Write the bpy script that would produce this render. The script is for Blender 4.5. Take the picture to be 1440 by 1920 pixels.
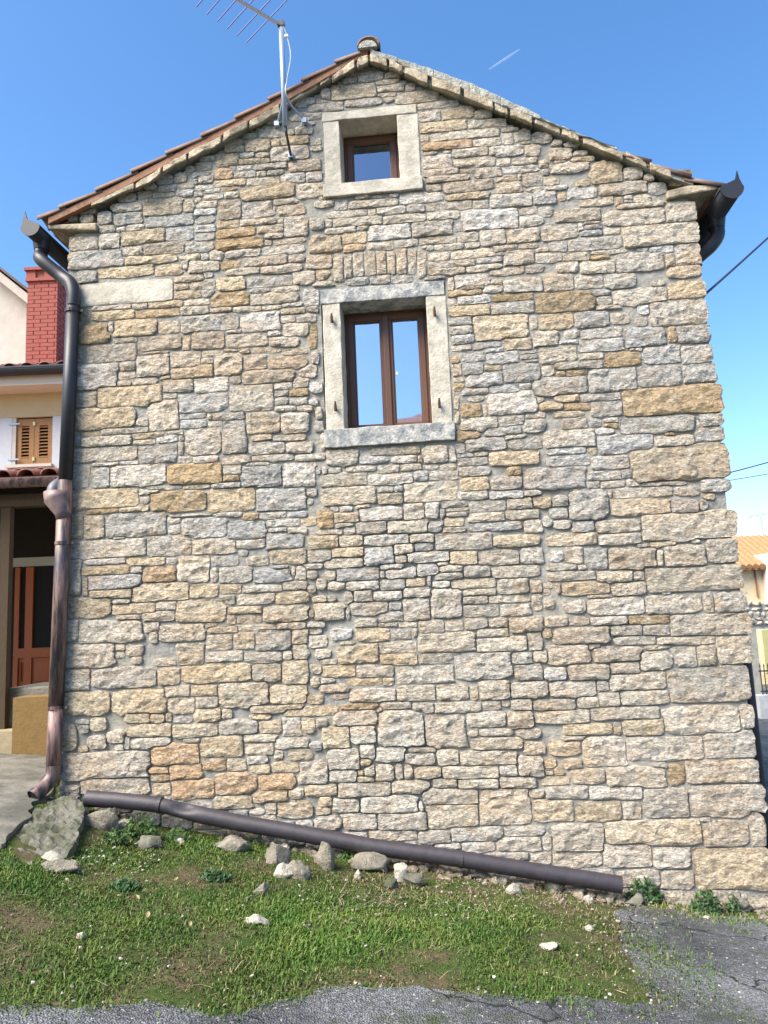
import bpy, bmesh, math, random
import numpy as np
from mathutils import Vector, Matrix, noise, geometry

# ---------------------------------------------------------------- clear
for o in list(bpy.data.objects):
    bpy.data.objects.remove(o)
scene = bpy.context.scene
col = scene.collection

# ---------------------------------------------------------------- camera
FPX = 1442.0
PITCH, ROLL = math.radians(8.23), math.radians(2.47)
DIST, YAW = 6.55, math.radians(5.0)
EYE = 1.65
Fv = Vector((0, math.cos(PITCH), math.sin(PITCH)))
R0 = Vector((1, 0, 0)); U0 = Vector((0, -math.sin(PITCH), math.cos(PITCH)))
Rv = math.cos(ROLL) * R0 - math.sin(ROLL) * U0
Uv = math.sin(ROLL) * R0 + math.cos(ROLL) * U0
CAM = Vector((0, 0, EYE))
cd = bpy.data.cameras.new('camera')
co = bpy.data.objects.new('camera', cd); col.objects.link(co)
cd.sensor_fit = 'VERTICAL'; cd.sensor_height = 36.0; cd.lens = FPX / 1920.0 * 36.0
cd.clip_start = 0.05; cd.clip_end = 6000
m = Matrix((Rv, Uv, -Fv)).transposed().to_4x4(); m.translation = CAM
co.matrix_world = m
scene.camera = co

# ---------------------------------------------------------------- world, sun, exposure
SUN_EL, SUN_AZ = math.radians(48), math.radians(236)      # azimuth from +Y (north), clockwise
w = bpy.data.worlds.new('World'); scene.world = w; w.use_nodes = True
nt = w.node_tree; nt.nodes.clear()
wo = nt.nodes.new('ShaderNodeOutputWorld'); bg = nt.nodes.new('ShaderNodeBackground')
sky = nt.nodes.new('ShaderNodeTexSky'); sky.sky_type = 'NISHITA'; sky.sun_disc = False
sky.sun_elevation = SUN_EL; sky.sun_rotation = SUN_AZ
sky.altitude = 100; sky.air_density = 1.0; sky.dust_density = 1.3; sky.ozone_density = 2.0
bg.inputs['Strength'].default_value = 0.15
hs = nt.nodes.new('ShaderNodeHueSaturation'); hs.inputs['Saturation'].default_value = 1.25
nt.links.new(sky.outputs[0], hs.inputs['Color']); nt.links.new(hs.outputs[0], bg.inputs[0]); nt.links.new(bg.outputs[0], wo.inputs[0])
sd = bpy.data.lights.new('sun', 'SUN'); so = bpy.data.objects.new('sun', sd); col.objects.link(so)
sd.energy = 5.0; sd.angle = math.radians(38); sd.color = (1.0, 0.91, 0.77)
sdir = Vector((math.sin(SUN_AZ) * math.cos(SUN_EL), math.cos(SUN_AZ) * math.cos(SUN_EL), math.sin(SUN_EL)))
so.rotation_euler = (-sdir).to_track_quat('-Z', 'Y').to_euler()
so.location = (0, -6, 12)
vs = scene.view_settings
vs.view_transform = 'Standard'; vs.look = 'None'; vs.exposure = 1.05; vs.gamma = 1.0
vs.use_curve_mapping = False
scene.render.engine = 'CYCLES'

# ---------------------------------------------------------------- pixel helpers
UX = Vector((math.cos(YAW), -math.sin(YAW), 0)); NV = Vector((-math.sin(YAW), -math.cos(YAW), 0))
P0 = Vector((0, DIST, 0))
def ray(px, py): return Fv + Rv * ((px - 720) / FPX) - Uv * ((py - 960) / FPX)
def W(px, py, d=0.0):
    """photo pixel -> (s, h) on the gable plane moved d metres towards the street"""
    q = ray(px, py); t = (P0 + NV * d - CAM).dot(NV) / q.dot(NV); P = CAM + q * t
    return (P - P0).dot(UX), P.z
def L(px, py, d=0.0):
    s, h = W(px, py, d); return Vector((s, -d, h))
def at_y(px, py, y):
    q = ray(px, py); return CAM + q * (y / q.y)
BT = [(-40, 1.6), (-12, .9), (-5, .5), (-2.87, .30), (-1.99, .05), (-.64, -.16), (.64, -.37), (1.71, -.56),
      (2.79, -.68), (6, -.85), (12, -1.0), (60, -1.4)]
BX = np.array([a for a, b in BT]); BZ = np.array([b for a, b in BT])
def gz(x, y):
    x = np.asarray(x, float); y = np.asarray(y, float)
    t = np.clip(y / 6.5, 0, 1); near = -0.10 * np.clip(x, -15, 15)
    b = np.interp(x, BX, BZ)
    return (1 - t) * near + t * b
def g(x, y): return float(gz(x, y))
def G(px, py):
    q = ray(px, py); t = 3.0
    for i in range(60):
        P = CAM + q * t; e = P.z - g(P.x, P.y)
        t += e / max(.15, -q.z) * .7
        t = min(max(t, .5), 60)
    return CAM + q * t
rnd = random.Random(7)

# ---------------------------------------------------------------- materials
MATS = {}
def mat(name, color, rough=.8, metal=0.0, nscale=0, namt=.25, bump=0.0, bscale=40, vcol=False, spec=.5, stretch=None, color2=None):
    if name in MATS: return MATS[name]
    M = bpy.data.materials.new(name); M.use_nodes = True; t = M.node_tree; N = t.nodes; K = t.links
    b = N['Principled BSDF']; b.inputs['Roughness'].default_value = rough; b.inputs['Metallic'].default_value = metal
    b.inputs['Specular IOR Level'].default_value = spec
    geo = N.new('ShaderNodeNewGeometry'); vec = geo.outputs['Position']
    if stretch:
        mp = N.new('ShaderNodeMapping'); mp.inputs['Scale'].default_value = stretch; K.new(vec, mp.inputs[0]); vec = mp.outputs[0]
    if vcol:
        a = N.new('ShaderNodeVertexColor'); a.layer_name = 'Col'; base = a.outputs[0]
    else:
        rgb = N.new('ShaderNodeRGB'); rgb.outputs[0].default_value = (*color, 1); base = rgb.outputs[0]
    if nscale:
        n1 = N.new('ShaderNodeTexNoise'); n1.inputs['Scale'].default_value = nscale; n1.inputs['Detail'].default_value = 8
        n1.inputs['Roughness'].default_value = .65; K.new(vec, n1.inputs['Vector'])
        mx = N.new('ShaderNodeMix'); mx.data_type = 'RGBA'
        if color2 is not None:
            cr = N.new('ShaderNodeValToRGB'); cr.color_ramp.elements[0].position = .42; cr.color_ramp.elements[1].position = .6
            K.new(n1.outputs[0], cr.inputs[0]); K.new(cr.outputs[0], mx.inputs[0]); K.new(base, mx.inputs[6]); mx.inputs[7].default_value = (*color2, 1)
            base = mx.outputs[2]
        mr = N.new('ShaderNodeMapRange'); mr.inputs[1].default_value = .25; mr.inputs[2].default_value = .75
        mr.inputs[3].default_value = 1 - namt; mr.inputs[4].default_value = 1 + namt
        n3 = N.new('ShaderNodeTexNoise'); n3.inputs['Scale'].default_value = nscale * 2.7; n3.inputs['Detail'].default_value = 9
        n3.inputs['Roughness'].default_value = .7; K.new(vec, n3.inputs['Vector'])
        K.new(n3.outputs[0], mr.inputs[0])
        ml = N.new('ShaderNodeMix'); ml.data_type = 'RGBA'; ml.blend_type = 'MULTIPLY'; ml.inputs[0].default_value = 1
        K.new(base, ml.inputs[6]); K.new(mr.outputs[0], ml.inputs[7]); base = ml.outputs[2]
    K.new(base, b.inputs['Base Color'])
    if bump:
        n2 = N.new('ShaderNodeTexNoise'); n2.inputs['Scale'].default_value = bscale; n2.inputs['Detail'].default_value = 10
        n2.inputs['Roughness'].default_value = .68; K.new(vec, n2.inputs['Vector'])
        bp = N.new('ShaderNodeBump'); bp.inputs['Strength'].default_value = 1; bp.inputs['Distance'].default_value = bump
        K.new(n2.outputs[0], bp.inputs['Height']); K.new(bp.outputs[0], b.inputs['Normal'])
    MATS[name] = M; return M

def stone_mat():
    M = bpy.data.materials.new('rubble_stone'); M.use_nodes = True; t = M.node_tree; N = t.nodes; K = t.links
    b = N['Principled BSDF']; b.inputs['Roughness'].default_value = .9; b.inputs['Specular IOR Level'].default_value = .25
    pos = N.new('ShaderNodeNewGeometry').outputs['Position']
    mp = N.new('ShaderNodeMapping'); mp.inputs['Scale'].default_value = (1, 1, 1.7); K.new(pos, mp.inputs[0]); P = mp.outputs[0]
    a = N.new('ShaderNodeVertexColor'); a.layer_name = 'Col'
    def nz(sc, det=8, ro=.65, v=P):
        n = N.new('ShaderNodeTexNoise'); n.inputs['Scale'].default_value = sc; n.inputs['Detail'].default_value = det
        n.inputs['Roughness'].default_value = ro; K.new(v, n.inputs['Vector']); return n.outputs[0]
    def rng(v, a0, a1, b0, b1):
        m_ = N.new('ShaderNodeMapRange'); m_.inputs[1].default_value = a0; m_.inputs[2].default_value = a1
        m_.inputs[3].default_value = b0; m_.inputs[4].default_value = b1; K.new(v, m_.inputs[0]); return m_.outputs[0]
    def mix(f, c1, c2, bl='MIX'):
        m_ = N.new('ShaderNodeMix'); m_.data_type = 'RGBA'; m_.blend_type = bl
        for k, v in ((0, f), (6, c1), (7, c2)):
            if hasattr(v, 'links') or not isinstance(v, (int, float, tuple)): K.new(v, m_.inputs[k])
            elif isinstance(v, tuple): m_.inputs[k].default_value = (*v, 1)
            else: m_.inputs[k].default_value = v
        return m_.outputs[2]
    c = a.outputs[0]
    c = mix(rng(nz(5.5), .50, .68, 0, .55), c, (.60, .42, .24))          # ochre staining
    c = mix(rng(nz(8.0, 8, .7), .52, .70, 0, .6), c, (.76, .71, .63))      # chalky bloom
    c = mix(rng(nz(3.1, 6), .54, .72, 0, .3), c, (.42, .41, .40))         # grey weathering
    c = mix(rng(nz(1.1, 4, .5), .50, .66, 0, .45), c, (.70, .49, .30))       # broad warm staining
    c = mix(1.0, c, rng(nz(26, 12, .84), .36, .64, .34, 1.66), 'MULTIPLY')  # random contrast also paints chip highlights and dark hollows into the colour
    c = mix(rng(nz(46, 9, .72), .565, .66, 0, .85), c, (.17, .125, .085))     # shade of small pits painted in, and lichen specks
    K.new(c, b.inputs['Base Color'])
    rg = N.new('ShaderNodeTexNoise'); rg.noise_type = 'RIDGED_MULTIFRACTAL'; rg.inputs['Scale'].default_value = 9; rg.inputs['Detail'].default_value = 5
    rg.inputs['Roughness'].default_value = .55; K.new(P, rg.inputs['Vector'])
    h1 = nz(24, 12, .74)
    s2 = N.new('ShaderNodeMath'); s2.operation = 'MULTIPLY_ADD'; K.new(rg.outputs[0], s2.inputs[0]); s2.inputs[1].default_value = .22; K.new(h1, s2.inputs[2])
    bp = N.new('ShaderNodeBump'); bp.inputs['Strength'].default_value = 1; bp.inputs['Distance'].default_value = .10
    K.new(s2.outputs[0], bp.inputs['Height']); K.new(bp.outputs[0], b.inputs['Normal'])
    return M
STONE = stone_mat()
MORTAR = mat('mortar', (.28, .275, .255), .95, nscale=3.0, namt=.22, bump=.02, bscale=30, spec=.2, color2=(.35, .33, .285))
DRESSED = mat('dressed_stone', (.53, .49, .415), .85, nscale=6, namt=.30, bump=.010, bscale=45, spec=.25, color2=(.41, .375, .31))
LICHEN = mat('lichened_stone', (.47, .455, .42), .9, nscale=11, namt=.42, bump=.014, bscale=50, spec=.2, color2=(.20, .215, .225))
WOODF = mat('window_wood', (.105, .046, .025), .45, nscale=8, namt=.2, stretch=(6, 6, 1))
BOARD = mat('verge_board', (.26, .13, .075), .75, nscale=9, namt=.35, bump=.006, bscale=40, color2=(.22, .10, .05))
TILE = mat('roof_tile', (.19, .095, .065), .8, nscale=7, namt=.3, bump=.006, bscale=50, color2=(.17, .13, .105))
VERGEM = mat('verge_mortar', (.40, .40, .355), .95, nscale=9, namt=.3, bump=.03, bscale=28, color2=(.30, .305, .27))
SLAB = mat('verge_slab', (.50, .425, .31), .95, nscale=6, namt=.35, bump=.03, bscale=22, color2=(.29, .24, .165))
BLACKM = mat('black_gutter_metal', (.020, .021, .028), .48, metal=.1, nscale=4, namt=.3)
BROWNP = mat('weathered_downpipe', (.032, .027, .033), .45, nscale=3.2, namt=.3, color2=(.20, .12, .10), stretch=(7, 7, 1.0))
LOOSEP = mat('loose_pipe_plastic', (.036, .032, .040), .55, nscale=6, namt=.35, bump=.002, bscale=60)
HOLE = mat('dark_inside', (.008, .008, .008), .9)  # flat black put in where interiors and openings are unlit
STEEL = mat('galvanised_steel', (.34, .40, .52), .5, metal=.35, nscale=6, namt=.1)
ALU = mat('antenna_aluminium', (.55, .50, .45), .4, metal=.6)
RODM = mat('antenna_rod', (.16, .19, .42), .5, metal=.2)
RUST = mat('rusty_iron', (.06, .025, .018), .8, nscale=20, namt=.4)
CABLEW = mat('white_cable', (.6, .6, .58), .6)
CABLEB = mat('black_cable', (.02, .025, .06), .6)
GLASS = bpy.data.materials.new('window_glass'); GLASS.use_nodes = True
GLASS2 = None
_b = GLASS.node_tree.nodes['Principled BSDF']; _b.inputs['Base Color'].default_value = (.50, .57, .70, 1)
_b.inputs['Metallic'].default_value = 1.0; _b.inputs['Roughness'].default_value = .015
GLASS2 = GLASS.copy(); GLASS2.name = 'attic_glass'; GLASS2.node_tree.nodes['Principled BSDF'].inputs['Base Color'].default_value = (.20, .25, .31, 1)  # darker tint stands in for a deeper reflected sky
for gm_, am_ in ((GLASS, .0015), (GLASS2, .002)):
    t_ = gm_.node_tree; nn_ = t_.nodes.new('ShaderNodeTexNoise'); nn_.inputs['Scale'].default_value = 2.2; bb_ = t_.nodes.new('ShaderNodeBump'); bb_.inputs['Distance'].default_value = am_
    gg_ = t_.nodes.new('ShaderNodeNewGeometry'); t_.links.new(gg_.outputs['Position'], nn_.inputs['Vector']); t_.links.new(nn_.outputs[0], bb_.inputs['Height']); t_.links.new(bb_.outputs[0], t_.nodes['Principled BSDF'].inputs['Normal'])

# ---------------------------------------------------------------- mesh helpers
def mesh_obj(name, verts, faces, material=None, parent=None, smooth=False, loc=None, cols=None):
    me = bpy.data.meshes.new(name)
    if loc is not None:
        lv = Vector(loc); verts = [Vector(v) - lv for v in verts]
    me.from_pydata([tuple(v) for v in verts], [], faces); me.update()
    if smooth: me.polygons.foreach_set('use_smooth', [True] * len(me.polygons))
    if cols is not None:
        ca = me.color_attributes.new('Col', 'FLOAT_COLOR', 'POINT')
        ca.data.foreach_set('color', np.array([(c[0], c[1], c[2], 1) for c in cols], dtype=np.float32).ravel())
    o = bpy.data.objects.new(name, me); col.objects.link(o)
    if loc is not None: o.location = loc
    if material: me.materials.append(material)
    if parent: o.parent = parent
    return o
def thing(name, label, cat, loc=(0, 0, 0), rz=0, group=None):
    o = bpy.data.objects.new(name, None); col.objects.link(o); o.location = loc; o.rotation_euler = (0, 0, rz)
    o.empty_display_size = .2
    return tag(o, label, cat, group)
def tag(o, label, cat, group=None):
    o['label'] = label; o['category'] = cat
    if group: o['group'] = group
    return o
def struct(o): o['kind'] = 'structure'; return o
def stuff(o): o['kind'] = 'stuff'; return o
class MB:
    def __init__(s): s.v = []; s.f = []; s.c = []
    def add(s, v, f, c=None):
        n = len(s.v); s.v += [Vector(p) for p in v]; s.f += [tuple(i + n for i in q) for q in f]
        if c is not None: s.c += [c] * len(v)
    def box(s, x0, x1, y0, y1, z0, z1):
        s.add([(x0, y0, z0), (x1, y0, z0), (x1, y1, z0), (x0, y1, z0), (x0, y0, z1), (x1, y0, z1), (x1, y1, z1), (x0, y1, z1)],
              [(0, 3, 2, 1), (4, 5, 6, 7), (0, 1, 5, 4), (1, 2, 6, 5), (2, 3, 7, 6), (3, 0, 4, 7)])
    def prism(s, poly, off):
        """poly: front loop (list of Vector); extruded by vector off"""
        n = len(poly); off = Vector(off); s.add(list(poly) + [Vector(p) + off for p in poly],
              [tuple(range(n)), tuple(range(2 * n - 1, n - 1, -1))] + [(i, n + i, n + (i + 1) % n, (i + 1) % n) for i in range(n)])
    def tube(s, pts, r, seg=14, cap=True, inner=None):
        pts = [Vector(p) for p in pts]; rs = r if isinstance(r, (list, tuple)) else [r] * len(pts)
        up = None; base = len(s.v); vs_ = []; fs = []
        for i, p in enumerate(pts):
            t = (pts[min(i + 1, len(pts) - 1)] - pts[max(i - 1, 0)]).normalized()
            if up is None:
                up = t.orthogonal().normalized()
            up = (up - t * up.dot(t)).normalized(); sd_ = t.cross(up)
            for k in range(seg):
                an = 2 * math.pi * k / seg; vs_.append(p + (up * math.cos(an) + sd_ * math.sin(an)) * rs[i])
        for i in range(len(pts) - 1):
            for k in range(seg):
                fs.append((i * seg + k, i * seg + (k + 1) % seg, (i + 1) * seg + (k + 1) % seg, (i + 1) * seg + k))
        if cap:
            fs.append(tuple(range(seg - 1, -1, -1))); fs.append(tuple((len(pts) - 1) * seg + k for k in range(seg)))
        s.add(vs_, fs)
    def build(s, name, material, parent=None, smooth=False, loc=None):
        return mesh_obj(name, s.v, s.f, material, parent, smooth, loc, s.c if s.c else None)
def bevel(o, wd=.006, seg=2):
    md = o.modifiers.new('bevel', 'BEVEL'); md.width = wd; md.segments = seg; md.limit_method = 'ANGLE'; md.angle_limit = .6
    return o
def smooth_path(pts, n=8):
    pts = [Vector(p) for p in pts]; out = []
    for i in range(len(pts) - 1):
        p0 = pts[max(i - 1, 0)]; p1 = pts[i]; p2 = pts[i + 1]; p3 = pts[min(i + 2, len(pts) - 1)]
        for k in range(n):
            t = k / n
            out.append(.5 * ((2 * p1) + (p2 - p0) * t + (2 * p0 - 5 * p1 + 4 * p2 - p3) * t * t + (3 * p1 - p0 - 3 * p2 + p3) * t ** 3))
    out.append(pts[-1]); return out
def interp(tab, x):
    xs = [a for a, b in tab]; ys = [b for a, b in tab]; return float(np.interp(x, xs, ys))
def fbm(x, y, z, sc): return noise.fractal(Vector((x * sc, y * sc, z * sc)), 1.0, 2.0, 4)

# rough block: a grid-subdivided prism with jittered faces (for slabs, rocks)
def rock_mesh(sx, sy, sz, seed, lumps=.18, lev=2, flat=0.0):
    bm = bmesh.new(); bmesh.ops.create_icosphere(bm, subdivisions=lev, radius=1)
    r_ = random.Random(seed); o_ = Vector((r_.random() * 50, r_.random() * 50, r_.random() * 50))
    cuts = [(Vector((r_.uniform(-1, 1), r_.uniform(-1, 1), r_.uniform(-.6, 1))).normalized(), r_.uniform(.42, .78)) for _ in range(13)]
    for v in bm.verts:
        p = v.co.copy()
        for n_, d_ in cuts:
            e = p.dot(n_) - d_
            if e > 0: p -= n_ * e * .97
        p *= 1.25 + lumps * noise.fractal(p * 2.6 + o_, 1, 2, 4)
        v.co = Vector((p.x * sx, p.y * sy, p.z * sz))
    vs_ = [v.co.copy() for v in bm.verts]; fs = [tuple(v.index for v in f.verts) for f in bm.faces]; bm.free()
    return vs_, fs

# ================================================================ GROUND
def ground_sheet():
    def axis(a, b, fine0, fine1, st):
        xs = list(np.arange(fine0, fine1 + 1e-6, st)); k = st; x = fine1
        while x < b: k *= 1.35; x += k; xs.append(min(x, b))
        k = st; x = fine0; pre = []
        while x > a: k *= 1.35; x -= k; pre.append(max(x, a))
        return np.array(sorted(set(pre + xs)))
    X = axis(-900, 900, -7, 7, .12); Y = axis(-900, 1500, 2, 12, .12)
    xx, yy = np.meshgrid(X, Y); zz = gz(xx, yy)
    bumpz = np.array([noise.noise((a * 2.3, b * 2.3, 3)) * .018 + noise.noise((a * 7, b * 7, 8)) * .008 for a, b in zip(xx.ravel(), yy.ravel())]).reshape(xx.shape)
    near = (np.abs(xx) < 7) & (yy > 2) & (yy < 12); zz = zz + np.where(near, bumpz, 0) - np.where(near, 0, .05)
    ny, nx = xx.shape
    vs_ = np.stack([xx.ravel(), yy.ravel(), zz.ravel()], 1).tolist()
    fs = [(j * nx + i, j * nx + i + 1, (j + 1) * nx + i + 1, (j + 1) * nx + i) for j in range(ny - 1) for i in range(nx - 1)]
    M = mat('soil_and_moss', (.055, .085, .022), .95, nscale=3.2, namt=.45, bump=.03, bscale=30, spec=.1, color2=(.115, .09, .055))
    return struct(mesh_obj('ground', vs_, fs, M, smooth=True))
ground_sheet()

def cdt_sheet(name, boundary, material, lift, step, skirt=.03, zf=g):
    b2 = [Vector((p[0], p[1])) for p in boundary]
    x0 = min(p.x for p in b2); x1 = max(p.x for p in b2); y0 = min(p.y for p in b2); y1 = max(p.y for p in b2)
    pts = list(b2); nb = len(b2)
    poly = np.array([(p.x, p.y) for p in b2])
    gx = np.arange(max(x0, -6) + step / 2, min(x1, 6), step); gy = np.arange(max(y0, 1.5) + step / 2, min(y1, 9), step)
    for a in gx:
        for b in gy:
            inside = False; j = nb - 1
            for i in range(nb):
                if (poly[i, 1] > b) != (poly[j, 1] > b) and a < (poly[j, 0] - poly[i, 0]) * (b - poly[i, 1]) / (poly[j, 1] - poly[i, 1]) + poly[i, 0]: inside = not inside
                j = i
            if inside: pts.append(Vector((a, b)))
    r = geometry.delaunay_2d_cdt(pts, [], [list(range(nb))], 1, 1e-5)
    V, Fc = r[0], r[2]
    vs_ = [Vector((p.x, p.y, zf(p.x, p.y) + lift + noise.noise((p.x * 3, p.y * 3, 1)) * .004)) for p in V]
    fs = [tuple(f) for f in Fc]; n = len(vs_)
    oi = {}
    for k, src in enumerate(r[3]):
        for q in src:
            if q < nb: oi[q] = k
    loop = [oi[i] for i in range(nb) if i in oi]
    low = [vs_[k] - Vector((0, 0, skirt)) for k in loop]
    for i in range(len(loop)):
        j = (i + 1) % len(loop); fs.append((loop[i], loop[j], n + j, n + i))
    return mesh_obj(name, vs_ + low, fs, material, smooth=False)
def densify(poly, st, amp, sc=4.0, seed=0):
    out = []
    for i in range(len(poly)):
        a = Vector(poly[i][:2]); b = Vector(poly[(i + 1) % len(poly)][:2]); n = max(1, min(60, int((b - a).length / st)))
        if (b - a).length > 8: n = 1
        for k in range(n):
            p = a.lerp(b, k / n)
            if n > 1:
                p = p + Vector((noise.noise((p.x * sc, p.y * sc, seed)), noise.noise((p.x * sc, p.y * sc, seed + 9)))) * amp
            out.append(p)
    return out
ROADPX = [(0, 1898), (60, 1891), (110, 1903), (200, 1896), (290, 1887), (345, 1900), (400, 1914), (455, 1910), (482, 1893), (560, 1880), (612, 1860),
          (700, 1862), (800, 1857), (870, 1871), (1000, 1880), (1100, 1878), (1180, 1893), (1235, 1888), (1200, 1850), (1180, 1800), (1160, 1765), (1175, 1740),
          (1150, 1712), (1215, 1703), (1290, 1718), (1440, 1730)]
rp = [G(*p) for p in ROADPX]
road_poly = [Vector((-60, rp[0].y - .25)), Vector((-4, rp[0].y - .05))] + [Vector((p.x, p.y)) for p in rp] + [Vector((3.35, 6.35)), Vector((3.6, 9)), Vector((5.0, 30)), Vector((30, 60)), Vector((60, 60)), Vector((60, -60)), Vector((-60, -60))]
road_poly = densify(road_poly, .022, .055, 7)
def road_mat():
    M = bpy.data.materials.new('worn_asphalt'); M.use_nodes = True; t = M.node_tree; N = t.nodes; K = t.links
    b = N['Principled BSDF']; b.inputs['Roughness'].default_value = .85; b.inputs['Specular IOR Level'].default_value = .3
    P = N.new('ShaderNodeNewGeometry').outputs['Position']
    def nz(sc, d=6, r=.6):
        n = N.new('ShaderNodeTexNoise'); n.inputs['Scale'].default_value = sc; n.inputs['Detail'].default_value = d; n.inputs['Roughness'].default_value = r; K.new(P, n.inputs['Vector']); return n.outputs[0]
    def ramp(v, p0, c0, p1, c1):
        r = N.new('ShaderNodeValToRGB'); e = r.color_ramp.elements; e[0].position = p0; e[0].color = (*c0, 1); e[1].position = p1; e[1].color = (*c1, 1); K.new(v, r.inputs[0]); return r.outputs[0]
    def mx(f, a, bb):
        m_ = N.new('ShaderNodeMix'); m_.data_type = 'RGBA'; K.new(f, m_.inputs[0]); K.new(a, m_.inputs[6])
        if isinstance(bb, tuple): m_.inputs[7].default_value = (*bb, 1)
        else: K.new(bb, m_.inputs[7])
        return m_.outputs[2]
    c = ramp(nz(.9, 7, .66), .35, (.050, .054, .060), .70, (.185, .192, .20))
    vo = N.new('ShaderNodeTexVoronoi'); vo.inputs['Scale'].default_value = 95; K.new(P, vo.inputs['Vector'])
    sp = N.new('ShaderNodeSeparateColor'); K.new(vo.outputs['Color'], sp.inputs[0])
    ml = N.new('ShaderNodeMix'); ml.data_type = 'RGBA'; ml.blend_type = 'MULTIPLY'; ml.inputs[0].default_value = 1
    K.new(c, ml.inputs[6]); K.new(ramp(sp.outputs[0], .1, (.55, .55, .56), .95, (1.5, 1.5, 1.5)), ml.inputs[7]); c = ml.outputs[2]
    c = mx(ramp(nz(34, 3), .66, (0, 0, 0), .69, (1, 1, 1)), c, (.42, .41, .38))
    c = mx(ramp(nz(2.0, 9, .74), .54, (0, 0, 0), .62, (.9, .9, .9)), c, (.045, .062, .02))
    wn_ = N.new('ShaderNodeTexNoise'); wn_.inputs['Scale'].default_value = 3; wn_.inputs['Detail'].default_value = 6; K.new(P, wn_.inputs['Vector'])
    wa_ = N.new('ShaderNodeVectorMath'); wa_.operation = 'MULTIPLY_ADD'; K.new(wn_.outputs[1], wa_.inputs[0]); wa_.inputs[1].default_value = (.5, .5, .5); K.new(P, wa_.inputs[2])
    ck = N.new('ShaderNodeTexVoronoi'); ck.feature = 'DISTANCE_TO_EDGE'; ck.inputs['Scale'].default_value = .9; K.new(wa_.outputs[0], ck.inputs['Vector'])
    c = mx(ramp(ck.outputs['Distance'], .004, (1, 1, 1), .012, (0, 0, 0)), c, (.018, .02, .016))
    K.new(c, b.inputs['Base Color'])
    bp = N.new('ShaderNodeBump'); bp.inputs['Distance'].default_value = .012; bp.inputs['Strength'].default_value = 1
    K.new(vo.outputs['Distance'], bp.inputs['Height']); K.new(bp.outputs[0], b.inputs['Normal'])
    return M
struct(cdt_sheet('road', road_poly, road_mat(), .022, .10, .05))

# concrete path on the left
PATHPX = [(0, 1592), (30, 1562), (55, 1538), (62, 1512), (92, 1500), (108, 1470), (114, 1440)]
pp = [G(*p) for p in PATHPX]
path_poly = [Vector((p.x, p.y)) for p in pp] + [Vector((-2.93, 7.2)), Vector((-2.95, 9.5)), Vector((-9, 9.5)), Vector((-9, pp[0].y)), ]
CONC = mat('path_concrete', (.19, .178, .15), .92, nscale=2.2, namt=.35, bump=.012, bscale=30, color2=(.085, .085, .068))
struct(cdt_sheet('path', densify(path_poly, .03, .03, 7, 3), CONC, .035, .10, .09))

# ================================================================ STONE HOUSE
SL, SR = W(130, 440)[0], 2.845
house = thing('stone_house', 'old rubble stone house seen at its gable end with two windows', 'house', (0, DIST, 0), -YAW)
HD = 8.0
hl, hr = W(130, 445)[1], W(1300, 380)[1]
AP = W(690, 122)
def roof_h(s):
    if s < AP[0]: return hl + (AP[1] - hl) * (s - SL) / (AP[0] - SL)
    return hr + (AP[1] - hr) * (SR - s) / (SR - AP[0])
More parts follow.
